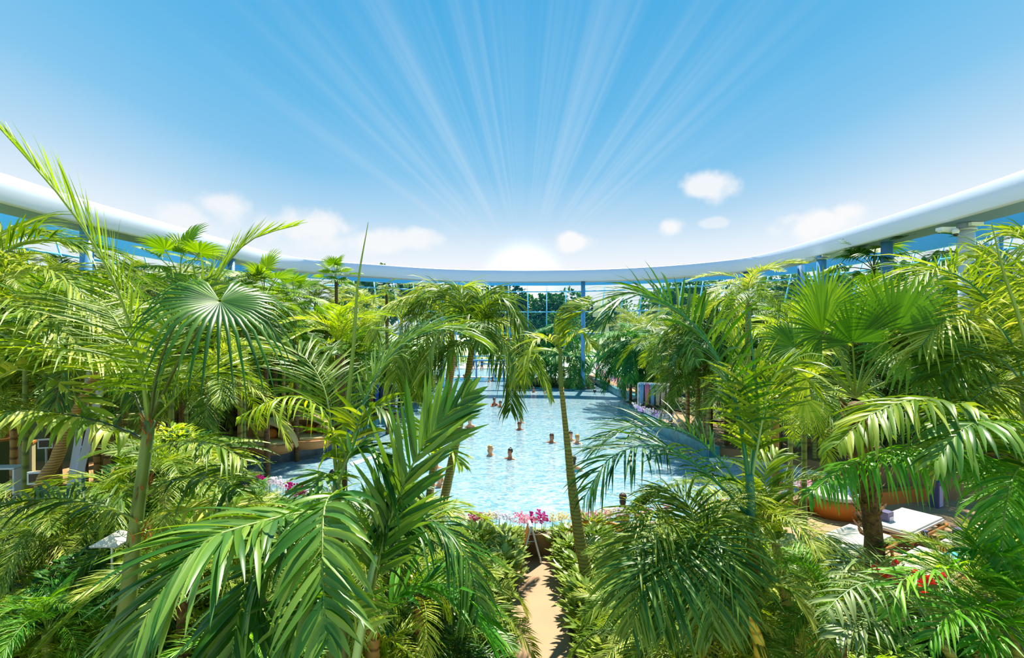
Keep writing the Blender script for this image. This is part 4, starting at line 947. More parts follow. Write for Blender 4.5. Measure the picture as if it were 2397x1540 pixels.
# hedges beside the path
rg = random.Random(5)
hl = ['left hedge shrub standing {} along the sandstone path', 'right hedge shrub standing {} along the sandstone path']
ords = ['nearest the viewer', 'second from the viewer', 'third from the viewer', 'fourth from the viewer', 'fifth from the viewer', 'sixth from the viewer', 'last before the pool wall']
for side in (0, 1):
    for i in range(7):
        y = 7.6+i*.74; x = -.42+rg.uniform(-.06, .06)+(i*.05 if not side else 0) if side == 0 else 1.32+rg.uniform(-.05, .05)-i*.01
        t = thing('hedge_shrub', hl[side].format(ords[i]), 'shrub', (x, y, .05), 0, 'broad-leaved shrubs lining the path')
        put('foliage', SH['hedge', rg.randrange(3)], t, (0, 0, 0), (0, 0, rg.uniform(0, 6)), (rg.uniform(.95, 1.15), 1.2, rg.uniform(.6, .75)))
        if i % 2 == 0 or True:
            t2 = thing('hedge_shrub', 'broad-leaved shrub of the second rank behind the %s hedge of the path' % ('left' if side == 0 else 'right'), 'shrub', (x+(-.62 if side == 0 else .6), y+.3, .05), 0, 'second rank shrubs, %s of the path' % ('left' if side == 0 else 'right'))
            put('foliage', SH['hedge', rg.randrange(3)], t2, (0, 0, 0), (0, 0, rg.uniform(0, 6)), (1.2, 1.2, rg.uniform(.6, .8)))
t = thing('leafy_tree', 'bushy tree with pointed lobed leaves between the pale trunk and the loungers', 'tree', (P(1900, 1400, 8.2).x, 8.2, 0))
build('trunk', trunk_mb([(0, 0, 0), (.05, 0, .8), (0, 0, 1.3)], [.05, .045, .03]), M['trunk_fibre'], t, smooth=True)
for k, (dx, dy, dz, s_) in enumerate(((0, 0, .6, 1.3), (-.35, -.1, .2, 1.2), (.3, -.2, .1, 1.1), (.0, -.3, 1.0, .9))):
    put('foliage', SH['ivy', k % 3], t, (dx, dy, dz), (0, 0, k), s_)
t = thing('slender_shrub', 'wispy upright shrub with small dark pointed leaves in front of the right basin', 'shrub', (P(1690, 1180, 9).x, 9, 0))
build('stem', trunk_mb([(0, 0, 0), (.05, 0, 1.2), (0, 0, 2.6)], [.02, .015, .006]), M['rachis_dark'], t, smooth=True)
mb = MB(); rg2 = random.Random(9)
for i in range(170):
    a = rg2.uniform(0, 6.28); u = rg2.random(); rr = .5*rg2.random()*(1-.5*u)
    leaf_blade(mb, (rr*math.cos(a), rr*math.sin(a), 1.4+1.6*u), (math.cos(a), math.sin(a), 1.2), (0, 0, 1), .14, .04, .2)
build('foliage', mb, M['leaf_dark'], t)

# ------------------------------------------------------------ the thicket
CLEAR = [[(560, 1150), (572, 985), (780, 965), (870, 925), (960, 930), (1010, 860), (1010, 665), (1215, 660), (1215, 800), (1340, 800), (1340, 660), (1440, 660), (1440, 780), (1400, 880), (1450, 880), (1560, 900), (1620, 1020), (1700, 1070), (1840, 1100), (1860, 1160), (1700, 1180), (1480, 1240), (1345, 1260), (1350, 1540), (1180, 1540), (1200, 1250), (1050, 1220), (800, 1130), (740, 1185), (640, 1170)],
         [(1880, 1190), (1960, 1110), (2060, 1150), (2300, 1170), (2330, 1260), (2250, 1310), (1940, 1340)], [(0, 980), (300, 965), (330, 1100), (110, 1170), (0, 1170)]]
def hits_clear(px, py, r):
    for k in range(13):
        a = k*2*math.pi/12; q = (px+r*math.cos(a)*(k < 12), py+r*math.sin(a)*.75*(k < 12))
        if any(inpoly(q, c) for c in CLEAR): return True
    return False
def skyline(px):
    return float(np.interp(px, [-100, 0, 300, 500, 600, 750, 900, 1000, 1400, 1500, 1650, 1800, 1900, 2050, 2200, 2397, 2500], [590, 585, 600, 625, 640, 655, 670, 690, 700, 690, 680, 690, 690, 690, 640, 610, 600]))
AREA = {
 'l_far': ('one of the {} packed beneath the left roof edge', 'thicket under the left roof edge'),
 'l_mid': ('one of the {} crowding behind the shell loungers and cubicles', 'thicket behind the shell loungers'),
 'l_near': ('one of the {} low around the tall green-stemmed palm', 'undergrowth around the tall left palm'),
 'c_far': ('one of the {} on the planted island before the far glass', 'plants of the far island'),
 'r_far': ('one of the {} packed between the right columns and the pool', 'thicket by the right columns'),
 'r_mid': ('one of the {} around the big fan palm, behind the loungers', 'thicket around the big fan palm'),
 'r_near': ('one of the {} massed right of the path below the loungers', 'undergrowth right of the path')}
KNAME = {'feather': ('feather_palm', 'green feather palms'), 'dark': ('feather_palm', 'dark broad-leaflet palms'), 'yellow': ('feather_palm', 'yellow-green palms'), 'fine': ('feather_palm', 'fine-leaved palms'),
         'hang': ('feather_palm', 'drooping blue-green palms'), 'fan': ('fan_palm', 'light fan palms'), 'fandark': ('fan_palm', 'dark fan palms'), 'fanblue': ('fan_palm', 'blue-green fan palms'), 'bright': ('feather_palm', 'bright green palms'), 'grey': ('feather_palm', 'grey-green palms'),
         'leafy': ('leafy_shrub', 'green leafy shrubs'), 'yellowleaf': ('leafy_shrub', 'yellowish leafy shrubs'), 'darkleaf': ('leafy_shrub', 'dark leafy shrubs'), 'ivy': ('leafy_shrub', 'lobed-leaf shrubs'), 'hedge': ('leafy_shrub', 'upright-leaf shrubs')}
def ground_z(x, y):
    if inpoly((x, y), left_deck) or inpoly((x, y), right_deck): return DZ+.05
    if inpoly((x, y), island): return WZ+.1
    return .04
def plant(kind, px, py, d, sc_, area, rg, near):
    top = P(px, py, d); gz = ground_z(top.x, top.y)
    nm, words = KNAME[kind]; lab, grp = AREA[area]
    if kind in ('leafy', 'yellowleaf', 'darkleaf', 'ivy', 'hedge'):
        h = top.z-gz
        if h < .5: return False
        s_ = sc_*1.15
        t = thing(nm, lab.format(words), 'shrub', (top.x, top.y, gz), 0, grp)
        zz = max(0, h-1.2*s_)
        put('foliage', SH[kind, rg.randrange(3)], t, (0, 0, zz), (0, 0, rg.uniform(0, 6)), s_)
        if zz > .1: put('stem', STEM, t, (0, 0, 0), (0, 0, 0), (1, 1, zz+.3))
        return True
    if top.z-gz < .25: return False
    ln = rg.uniform(-.25, .25)
    t = thing(nm, lab.format(words), 'palm', (top.x, top.y, gz), rg.uniform(0, 6.28), grp)
    put('trunk', TR[rg.randrange(4)], t, (0, 0, 0), (0, 0, 0), (1, 1, top.z-gz))
    c = Vector((0, 0, top.z-gz))
    if near: crown_children(t, kind, c, 12, sc_, rg, 'fan_leaf' if 'fan' in kind else 'frond')
    else: put('crown', CR[kind, rg.randrange(2)], t, c, (rg.uniform(-.15, .15), rg.uniform(-.15, .15), rg.uniform(0, 6)), sc_)
    return True
TR = []
for k, (mt, r_) in enumerate((('trunk_green', .06), ('trunk_olive', .075), ('trunk_fibre', .08), ('trunk_brown', .08))):
    mb = MB(); mb.tube([(0, 0, z) for z in np.linspace(0, 1, 25)], [r_*(1.15-.3*z)*(1+.07*(i % 2)) for i, z in enumerate(np.linspace(0, 1, 25))], 9); TR.append(mb.mesh('trunk', M[mt]))
mb = MB(); mb.tube([(0, 0, z) for z in np.linspace(0, 1, 5)], .025, 6); STEM = mb.mesh('stem', M['rachis_dark'])

def scatter(area, box, step, dr, kinds, sc_rng, near_d, seed):
    rg = random.Random(seed); cnt = 0
    x0, x1, y0, y1 = box; py = y0
    while py < y1:
        px = x0+rg.uniform(0, step)
        while px < x1:
            for tries in range(4):
                qx = px+rg.uniform(-.45, .45)*step; qy = py+rg.uniform(-.45, .45)*step*.7; d = rg.uniform(*dr)*(1 if qy < 800 else np.interp(qy, [y0, y1], [1.15, .85]))
                s_ = rg.uniform(*sc_rng); r = 1250*1.25*s_/d; kind = rg.choice(kinds)
                w = P(qx, qy, d)
                if w.z < .35 or qy-r*1.12 < skyline(qx): continue
                if dist_poly((w.x, w.y), POOL) < .35 or inpoly((w.x, w.y), POOL): continue
                if abs(w.x-.47) < 1.1 and d < 13.5: continue
                if abs(w.x) > 22-(.0 if d < 36 else (d-36)*.9): continue
                if any(inpoly((w.x, w.y), tz) for tz in TERR): continue
                if hits_clear(qx, qy, r*.78): continue
                gz = ground_z(w.x, w.y)
                if d < 20 and any(inpoly((qx, CY-(gz+(w.z-gz)*f-CAMZ)/d*F_), c) for f in (.45, .65, .85) for c in CLEAR[:2]): continue
                if plant(kind, qx, qy, d, s_, area, rg, d < near_d): cnt += 1; break
            px += step
        py += step*.62
    return cnt
TERR = [[(-9.2, 19.5), (-5, 22), (-4.4, 24.5), (-8.5, 23.5)], [(6.2, 10.4), (22, 10.4), (22, 17.4), (9, 17.4)], [(-17, 15.3), (-9.0, 15.3), (-9.0, 21), (-17, 21)]]
tot = 0
tot += scatter('l_far', (-60, 1010, 640, 800), 84, (15, 33), ['feather', 'fan', 'feather', 'fine', 'yellow', 'dark', 'feather', 'leafy'], (.8, 1.15), 14, 1)
tot += scatter('l_mid', (-60, 980, 790, 985), 88, (11.5, 22), ['feather', 'fan', 'fine', 'yellow', 'dark', 'darkleaf', 'feather', 'bright', 'leafy'], (.65, .95), 13, 2)
tot += scatter('l_near', (-60, 1180, 1000, 1560), 100, (6.2, 9.5), ['feather', 'fine', 'dark', 'leafy', 'leafy', 'yellowleaf', 'darkleaf', 'yellow', 'bright', 'feather'], (.4, .62), 8.2, 3)
tot += scatter('r_far', (1440, 2420, 680, 840), 84, (14, 30), ['feather', 'fine', 'dark', 'feather', 'yellow', 'hang', 'fan', 'leafy'], (.8, 1.15), 13, 4)
tot += scatter('r_mid', (1480, 2440, 830, 1110), 92, (9.5, 18), ['feather', 'fine', 'yellow', 'dark', 'fan', 'leafy', 'feather', 'fine'], (.6, .95), 11, 5)
tot += scatter('r_near', (1340, 2440, 1200, 1570), 100, (5.8, 9.2), ['feather', 'fine', 'leafy', 'bright', 'darkleaf', 'yellowleaf', 'feather', 'hedge'], (.38, .6), 8.0, 6)
tot += scatter('l_mid', (440, 1000, 770, 945), 66, (21.5, 27), ['feather', 'dark', 'fan', 'darkleaf', 'fine', 'yellow'], (.85, 1.2), 13, 7)
tot += scatter('l_far', (-60, 700, 680, 860), 74, (14, 24), ['feather', 'fine', 'dark', 'leafy', 'fan'], (.8, 1.1), 14, 8)
tot += scatter('r_mid', (1560, 2420, 760, 1000), 84, (17.5, 22), ['feather', 'fine', 'dark', 'fan', 'leafy'], (.75, 1.0), 11, 9)
print('thicket plants', tot)
# the far island before the glass
rg = random.Random(12)
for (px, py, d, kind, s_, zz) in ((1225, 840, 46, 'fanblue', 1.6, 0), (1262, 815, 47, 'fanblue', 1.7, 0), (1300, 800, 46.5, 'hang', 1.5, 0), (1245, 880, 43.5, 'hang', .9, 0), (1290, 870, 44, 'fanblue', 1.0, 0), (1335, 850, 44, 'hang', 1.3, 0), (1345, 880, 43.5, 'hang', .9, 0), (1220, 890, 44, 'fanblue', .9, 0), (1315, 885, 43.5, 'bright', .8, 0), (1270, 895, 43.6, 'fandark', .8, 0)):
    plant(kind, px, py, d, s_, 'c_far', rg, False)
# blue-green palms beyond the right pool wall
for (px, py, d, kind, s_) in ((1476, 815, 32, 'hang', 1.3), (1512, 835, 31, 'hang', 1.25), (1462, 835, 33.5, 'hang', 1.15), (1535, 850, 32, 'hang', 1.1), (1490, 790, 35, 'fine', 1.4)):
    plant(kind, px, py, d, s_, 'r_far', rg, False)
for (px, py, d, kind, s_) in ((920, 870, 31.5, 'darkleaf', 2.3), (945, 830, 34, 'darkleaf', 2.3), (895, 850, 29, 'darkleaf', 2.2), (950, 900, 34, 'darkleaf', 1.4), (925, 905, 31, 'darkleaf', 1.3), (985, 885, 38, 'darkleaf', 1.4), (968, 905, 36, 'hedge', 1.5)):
    plant(kind, px, py, d, s_, 'l_mid', rg, False)

# leaf litter and low ground cover nobody could count
def cover(name, poly, z, n, mat, seed, label):
    rg = random.Random(seed); mb = MB(); xs = [p[0] for p in poly]; ys = [p[1] for p in poly]; k = 0
    while k < n:
        x = rg.uniform(min(xs), max(xs)); y = rg.uniform(min(ys), max(ys))
        if not inpoly((x, y), poly) or inpoly((x, y), POOL) or dist_poly((x, y), POOL) < .4 or any(inpoly((x, y), t) for t in TERR): continue
        a = rg.uniform(0, 6.28); L_ = rg.uniform(.18, .42)
        leaf_blade(mb, (x, y, z), (math.cos(a), math.sin(a), rg.uniform(.6, 2.2)), (-math.cos(a), -math.sin(a), 1), L_, L_*.25, .7, 3); k += 1
    o = build(name, mb, M[mat]); tagp(o, label, 'ground cover', None, 'stuff')
cover('undergrowth', [(-9, 5.5), (-.35, 5.5), (-.2, 12.3), (-3.3, 12.5), (-9, 14.4)], .05, 9000, 'leaf_hedge', 1, 'low leafy ground cover left of the path')
cover('undergrowth', [(1.2, 5.5), (9, 5.5), (9, 10.2), (8.4, 10.2), (6, 13.9), (1.2, 12.2)], .05, 8000, 'leaf', 2, 'low leafy ground cover right of the path')
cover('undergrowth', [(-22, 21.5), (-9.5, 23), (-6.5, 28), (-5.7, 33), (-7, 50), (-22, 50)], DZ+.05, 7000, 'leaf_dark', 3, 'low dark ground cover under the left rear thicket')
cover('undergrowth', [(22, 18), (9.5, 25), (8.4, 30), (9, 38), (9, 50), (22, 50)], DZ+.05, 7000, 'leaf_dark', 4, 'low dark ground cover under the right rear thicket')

# ------------------------------------------------------------ orchids
def orchid_mesh(mat, seed, n=20):
    rg = random.Random(seed); fl = MB()
    for i in range(n):
        c = Vector((rg.uniform(-.1, .1), rg.uniform(-.08, .08), .29+rg.uniform(-.1, .1)))
        for k in range(5):
            a = k*1.2566+rg.uniform(-.2, .2)
            leaf_blade(fl, c, (math.cos(a), -.35, math.sin(a)), (0, -1, .2), .026, .024, .1, 2, shape=(.5, 1, 1, .8, .3))
    st = MB()
    st.tube([(0, 0, 0), (.01, 0, .18), (.03, 0, .36)], [.006, .005, .003], 5)
    for k in range(4):
        a = rg.uniform(0, 6.28); leaf_blade(st, (0, 0, .01), (math.cos(a), math.sin(a), .5), (0, 0, 1), .16, .05, .5, 3)
    return fl.mesh('blossoms', M[mat]), st.mesh('stem', M['leaf_hedge'])
ORC = {k: orchid_mesh('petal_'+k, i) for i, k in enumerate(('white', 'magenta', 'pink', 'cream', 'lilac'))}
def orchid_row(pts, n, kinds, sc_, rowname, z, seed, jit=.1):
    rg = random.Random(seed); pp = [Vector(p) for p in pts]; L = [0]
    for a, b in zip(pp[:-1], pp[1:]): L.append(L[-1]+(b-a).length)
    for i in range(n):
        s = L[-1]*(i+.5)/n; j = min(len(L)-2, max(k for k in range(len(L)) if L[k] <= s)); q = pp[j].lerp(pp[j+1], (s-L[j])/(L[j+1]-L[j]))
        blk = int(i/n*11+rg.uniform(-.4, .4)); kd = kinds[blk % len(kinds)]
        w = {'white': 'white', 'magenta': 'magenta', 'pink': 'pale pink', 'cream': 'cream', 'lilac': 'lilac'}[kd]
        t = thing('orchid', f'{w} orchid {rowname}', 'orchid', (q.x+rg.uniform(-jit, jit), q.y+rg.uniform(-jit, jit), z), rg.uniform(-.6, .6), f'orchids {rowname}')
        s_ = sc_*rg.uniform(.85, 1.2)
        put('blossoms', ORC[kd][0], t, (0, 0, 0), (0, 0, 0), s_); put('stem', ORC[kd][1], t, (0, 0, 0), (0, 0, 0), s_)
def poolrow(px, z, off=(0, 0)): return [(G(x, y, WZ).x+off[0], G(x, y, WZ).y+off[1], 0) for x, y in px]
orchid_row(poolrow([(1045, 1243), (1200, 1246), (1345, 1245), (1470, 1234)], 0), 62, ['cream', 'magenta', 'cream', 'white', 'pink', 'magenta', 'cream', 'cream', 'pink', 'cream', 'white'], 1.0, 'along the front pool wall at the end of the path', WZ+.04, 1, .07)
orchid_row(poolrow([(600, 1150), (700, 1182), (860, 1218), (1040, 1243)], 0), 56, ['magenta', 'white', 'white', 'magenta', 'white', 'lilac', 'white'], 1.15, 'on the front wall of the left bay', WZ+.04, 2, .07)
orchid_row(poolrow([(1500, 1232), (1700, 1210), (1890, 1155)], 0), 30, ['pink', 'cream', 'white', 'magenta', 'white'], 1.0, 'on the front wall right of the seated bather', WZ+.04, 3, .07)
orchid_row([tuple(G(x, y, DZ)) for x, y in ((780, 1012), (850, 985), (925, 958))], 34, ['white', 'lilac', 'white', 'white'], 1.35, 'on the left teal pool wall', DZ, 4, .12)
orchid_row([tuple(G(x, y, DZ)) for x, y in ((1400, 880), (1420, 893), (1455, 915), (1500, 926))], 26, ['white', 'white', 'lilac', 'pink'], 1.8, 'on the far right pool wall', DZ, 5, .15)
orchid_row([tuple(G(x, y, DZ)) for x, y in ((1484, 968), (1520, 985), (1580, 1008))], 24, ['white', 'white', 'lilac', 'white'], 1.4, 'below the towel rack on the right wall', DZ, 6, .12)
orchid_row([tuple(G(x, y, DZ)) for x, y in ((575, 1052), (650, 1048), (760, 1030))], 30, ['white', 'white', 'pink', 'magenta', 'cream', 'lilac'], 1.1, 'in front of the shell loungers', DZ, 7, .12)
t = thing('bougainvillea', 'bright magenta flower bush at the far end of the right wall', 'flower bush', G(1398, 884, DZ))
mb = MB(); rg2 = random.Random(2)
for i in range(200):
    a = rg2.uniform(0, 6.28); b = rg2.uniform(0, 3.14); r_ = .35
    leaf_blade(mb, (r_*math.sin(b)*math.cos(a), r_*math.sin(b)*math.sin(a), .5+r_*math.cos(b)), (math.cos(a), math.sin(a), .3), (0, 0, 1), .12, .1, .2, 2)
build('blossoms', mb, M['petal_magenta'], t)
mb = MB(); mb.tube([(0, 0, 0), (0, 0, .5)], .03); build('stem', mb, M['rachis_dark'], t)

# ------------------------------------------------------------ people in the water
def skin_mesh(name, verts, edges, rads, mat, sub=1):
    me = bpy.data.meshes.new(name); me.from_pydata(verts, edges, []); o = bpy.data.objects.new(name, me); C.objects.link(o)
    md = o.modifiers.new('skin', 'SKIN'); sv = me.skin_vertices[0].data
    for i, r in enumerate(rads): sv[i].radius = r if isinstance(r, tuple) else (r, r)
    sv[0].use_root = True
    o.modifiers.new('sub', 'SUBSURF').levels = sub
    dg = bpy.context.evaluated_depsgraph_get(); dg.update()
    m2 = bpy.data.meshes.new_from_object(o.evaluated_get(dg)); bpy.data.objects.remove(o); m2.materials.clear(); m2.materials.append(mat)
    m2.polygons.foreach_set('use_smooth', [True]*len(m2.polygons)); return m2
def body(mat, arms, legs='stand', up=0.0):
    V = [(0, 0, -.62), (0, 0, -.42), (0, 0, -.2), (0, 0, -.06), (0, .0, .04), (0, -.01, .13), (0, -.015, .22), (0, -.01, .29), (0, -.085, .17)]
    Rr = [(.15, .11), (.13, .1), (.15, .11), (.13, .09), (.055, .055), (.07, .08), (.082, .098), (.06, .075), (.014, .02)]
    Ed = [(0, 1), (1, 2), (2, 3), (3, 4), (4, 5), (5, 6), (6, 7), (5, 8)]
    for s in (-1, 1):
        b = len(V); sh = Vector((s*.17, 0, -.07))
        if arms == 'out': el, ha = sh+Vector((s*.16, -.12, -.2)), sh+Vector((s*.3, -.32, -.16))
        elif arms == 'front': el, ha = sh+Vector((s*.1, -.2, -.12)), sh+Vector((-s*.02, -.42, -.04))
        elif arms == 'swim': el, ha = sh+Vector((s*.22, -.02, -.12)), sh+Vector((s*.38, -.24, -.1))
        else: el, ha = sh+Vector((s*.06, .04, -.27)), sh+Vector((s*.05, -.1, -.48))
        V += [tuple(sh), tuple(el), tuple(ha)]; Rr += [.058, .042, .028]; Ed += [(3, b), (b, b+1), (b+1, b+2)]
        f0 = Vector(ha); dr = (ha-el).normalized(); sdv = dr.cross(Vector((0, 0, 1))).normalized()
        pb = len(V); V.append(tuple(f0+dr*.05)); Rr.append((.03, .018)); Ed.append((b+2, pb))
        for k, (off, ln) in enumerate(((-.03, .07), (-.01, .085), (.01, .08), (.03, .065))):
            V.append(tuple(f0+dr*(.05+ln)+sdv*off)); Rr.append(.008); Ed.append((pb, len(V)-1))
        V.append(tuple(f0+dr*.05+sdv*(-.06*s))); Rr.append(.01); Ed.append((b+2, len(V)-1))
        b = len(V)
        if legs == 'stand': V += [(s*.1, 0, -.72), (s*.12, -.04, -1.0), (s*.12, .02, -1.24), (s*.13, -.14, -1.26)]
        else: V += [(s*.11, 0, -.7), (s*.13, -.35, -.72), (s*.13, -.42, -1.1), (s*.13, -.55, -1.14)]
        Rr += [.09, .06, .04, .03]; Ed += [(0, b), (b, b+1), (b+1, b+2), (b+2, b+3)]
    return skin_mesh('body', V, Ed, Rr, mat)
def hair_mesh(mat, long=False):
    mb = MB(); mb.ball((0, .018, .235), .108, 0.9, 1.0, .95, 14, 10)
    mb.v[-1][:, 1] = np.where((mb.v[-1][:, 2] < .24) & (mb.v[-1][:, 1] < -.02), .0, mb.v[-1][:, 1])
    if long: mb.ball((0, .07, .13), .085, .95, .6, 1.3, 12, 8)
    else: mb.ball((0, .035, .33), .035)
    return mb.mesh('hair', mat)
BODY = {('f', a): body(M['skin'], a) for a in ('out', 'front', 'swim')}
BODY.update({('t', a): body(M['skin2'], a) for a in ('out', 'front', 'swim')})
HAIR = {k: hair_mesh(M['hair_'+k], k != 'dark') for k in ('brown', 'dark', 'blond')}
mb = MB(); mb.lathe([(.12, -.62), (.15, -.5), (.15, -.2), (.14, -.12)], 14); SW = {}
for k in ('navy', 'red', 'orange', 'dark', 'aqua'):
    mb = MB(); mb.v = []; mb.lathe([(.13, -.66), (.165, -.56), (.15, -.4), (.17, -.24), (.155, -.12)], 14); mb.v[0][:, 1] *= .75; SW[k] = mb.mesh('swimsuit', M[k])
mb = MB()
for s in (-1, 1): mb.ball((s*.032, -.105, .215), .012, u=8, w=6)
EYES = mb.mesh('eyes', M['hair_dark'])
def swimmer(px, py, label, arms='out', skin='f', hair='brown', suit='navy', rz=0.0, rise=0.0, group=None, s=1.0):
    w = G(px, py, WZ)
    t = thing('person', label, 'person', (w.x, w.y, WZ+.06+rise), rz, group); t.scale = (s, s, s)
    put('body', BODY[skin, arms], t); put('hair', HAIR[hair], t); put('swimsuit', SW[suit], t); put('eyes', EYES, t)
swimmer(1148, 1066, 'bather with blond-brown hair in mid pool, left one of the facing pair', 'out', 'f', 'blond', 'navy', .9)
swimmer(1194, 1074, 'bather with dark tied hair in mid pool, right one of the facing pair', 'swim', 't', 'dark', 'red', -.5)
swimmer(1219, 990, 'dark-haired bather above another in the centre of the pool, arms spread', 'swim', 'f', 'dark', 'navy', .2)
swimmer(1216, 1006, 'tanned bather low in the water just in front of the dark-haired one', 'out', 't', 'brown', 'dark', .1)
swimmer(1291, 1036, 'bather with bent arms left of the slender palm trunk', 'swim', 't', 'brown', 'aqua', -.4)
swimmer(1336, 1031, 'dark-haired bather just right of the slender palm trunk', 'front', 'f', 'dark', 'navy', .2)
swimmer(1351, 1038, 'pale bather low behind a companion right of the slender trunk', 'front', 'f', 'blond', 'aqua', -.3)
swimmer(1343, 1102, 'bather seen from behind reaching right beside the slender trunk', 'out', 'f', 'brown', 'aqua', 2.8, .12)
swimmer(1157, 950, 'dark-haired bather standing taller of the far pair', 'front', 't', 'dark', 'dark', .3, .12)
swimmer(1171, 953, 'dark-haired bather on the right of the far pair', 'out', 't', 'dark', 'navy', -.3)
swimmer(1100, 1001, 'bather in an orange top between the leaning palm trunks', 'out', 'f', 'brown', 'orange', .2, .1)
swimmer(1029, 1138, 'bather with light hair beside the lower leaning trunk', 'front', 'f', 'blond', 'navy', -.8)
swimmer(1021, 1096, 'pale bather half hidden left of the leaning trunks', 'out', 'f', 'blond', 'aqua', .6)
swimmer(1458, 1216, 'bather with brown hair sitting shoulders out by the front right orchids', 'out', 'f', 'brown', 'orange', 2.9, .28)
swimmer(1110, 906, 'bather with blond hair near the far left pool', 'swim', 't', 'brown', 'orange', .1)
swimmer(1101, 908, 'pale small bather next to the blond one near the far left pool', 'front', 'f', 'blond', 'aqua', .4)
swimmer(1153, 892, 'bather with arms wide below the blue water frame', 'swim', 't', 'dark', 'red', .2)
swimmer(1144, 894, 'small bather left of the one with arms wide', 'front', 'f', 'dark', 'navy', .2)
swimmer(1073, 886, 'bather at the far pool edge, left one of two', 'swim', 't', 'brown', 'red', .1)
swimmer(1086, 886, 'bather at the far pool edge, right one of two', 'front', 't', 'dark', 'red', .5)
swimmer(1160, 886, 'bather leaning on the blue water frame', 'front', 't', 'dark', 'dark', .4)
swimmer(1167, 886, 'bather beside another at the right post of the blue frame', 'front', 't', 'brown', 'navy', -.4)
swimmer(1208, 914, 'bather under the drooping frond tip by the island', 'front', 'f', 'blond', 'navy', .3, .1)
swimmer(1249, 918, 'tanned bather hugging the island wall', 'front', 't', 'dark', 'red', .3)
swimmer(1283, 920, 'bather resting against the island wall under the bushes', 'front', 'f', 'brown', 'aqua', -.2, .12)
swimmer(925, 984, 'bather in the left channel by the teal wall, left one of two', 'swim', 'f', 'brown', 'orange', .3)
swimmer(940, 976, 'bather in the left channel by the teal wall, right one of two', 'swim', 'f', 'blond', 'red', -.3)
swimmer(1378, 910, 'bather just right of the column standing in the water', 'front', 't', 'dark', 'orange', .2)
swimmer(1388, 906, 'bather near the magenta flower bush', 'front', 'f', 'brown', 'red', -.2)

# black ball buoys on their posts
for px, py, lab in ((740, 1140, 'black ball post at the end of the nearest white bench'), (856, 1044, 'black ball post on the left side of the basin opening'), (868, 1052, 'black ball post on the right side of the basin opening'), (1664, 1130, 'black ball post in the right basin'), (780, 1122, 'black ball post half hidden behind the thin brown trunk'), (1392, 922, 'small black ball post near the far right wall')):
    w = G(px, py, WZ)
    t = thing('ball_post', lab, 'ball post', (w.x, w.y, zb)); 
    mb = MB(); mb.tube([(0, 0, 0), (0, 0, 1.45)], .03, 8); build('post', mb, M['white_metal'], t, smooth=True)
    mb = MB(); mb.ball((0, 0, 1.5), .125, u=16, w=12); build('ball', mb, M['dark'], t, smooth=True)

# blue steel water frame at the far edge
w = G(1158, 890, WZ)
t = thing('water_frame', 'blue steel frame with flat top standing in the far pool', 'frame', (w.x, w.y, WZ-.6))
mb = MB(); mb.box((0, 0, 2.45), (4.0, .9, .12)); build('top', mb, M['steel_mid'], t)
for dx in (-1.7, 1.7, -.5, .8):
    mb = MB(); mb.box((dx, 0, 1.2), (.14 if abs(dx) > 1 else .1, .14, 2.4)); build('post', mb, M['steel_mid'], t)
for dx in (0,):
    mb = MB(); mb.box((dx, -.3, 2.15), (2.6, .1, .1)); build('crossbar', mb, M['steel_mid'], t)

# ------------------------------------------------------------ path end: folding sign
w = G(1245, 1297, 0)
t = thing('folding_sign', 'white A-frame folding sign standing where the path meets the pool wall', 'sign', (w.x-.05, w.y-.32, 0), .1)
Mx = Matrix.Rotation(math.radians(17), 3, 'Y')
for s in (-1, 1):
    mb = MB(); Mr = Matrix.Rotation(-s*math.radians(15), 3, 'Y')
    for yy in (-.19, .19): mb.box((s*.115, yy, .42), (.03, .03, .86), rot=Mr)
    mb.box((s*.205, 0, .1), (.03, .38, .03), rot=Mr); mb.box((s*.02, 0, .81), (.03, .38, .03), rot=Mr)
    build('frame', mb, M['white_metal'], t)
    mb = MB(); mb.box((s*.12, 0, .46), (.012, .36, .62), rot=Mr); o = build('panel', mb, M['orange'] if s < 0 else M['pale_panel'], t)
for s in (-1,): 
    mb = MB(); mb.tube([(-.1, -.2, .5), (.1, -.2, .5)], .008); build('stay', mb, M['grey_metal'], t)
t = thing('wood_rail', 'thin silvery spreader post beside the folding sign', 'post', (w.x+.2, w.y-.3, 0)) if False else None

# ------------------------------------------------------------ loungers on the right terrace
def lounger(loc, rz, label, cloth='white', towel=None):
    t = thing('sun_lounger', label, 'sun lounger', loc, rz, 'sun loungers on the right terrace')
    Lx, Ly = 2.0, 1.0
    for s in (-1, 1):
        mb = MB(); mb.tube([(-Lx/2, s*Ly/2, .3), (Lx/2, s*Ly/2, .3)], .05, 8); build('side_rail', mb, M['wood'], t, smooth=True)
    for s in (-1, 0, 1):
        mb = MB(); mb.tube([(s*Lx*.45, -Ly/2, .27), (s*Lx*.45, Ly/2, .27)], .035, 8); build('crossbar', mb, M['wood'], t, smooth=True)
    for a in (-1, 1):
        for b in (-1, 1):
            mb = MB(); mb.tube([(a*Lx*.42, b*Ly*.46, .3), (a*Lx*.46, b*Ly*.48, 0)], .035, 8); build('leg', mb, M['wood'], t, smooth=True)
    bm = bmesh.new(); bmesh.ops.create_cube(bm, size=1); bmesh.ops.scale(bm, vec=(Lx*.97, Ly*.96, .12), verts=bm.verts); bmesh.ops.translate(bm, vec=(0, 0, .42), verts=bm.verts)
    bmesh.ops.bevel(bm, geom=bm.edges[:], offset=.04, segments=3, affect='EDGES'); me = bpy.data.meshes.new('mattress'); bm.to_mesh(me); bm.free(); me.materials.append(M[cloth]); put('mattress', me, t)
    mb = MB(); mb.tube([(-.4, -Ly/2-.055, .33), (-.4, -Ly/2-.055, .45)], .05, 8); build('tie', mb, M['navy'], t)
    return t
def at(px, py, z=0.): return G(px, py, z)
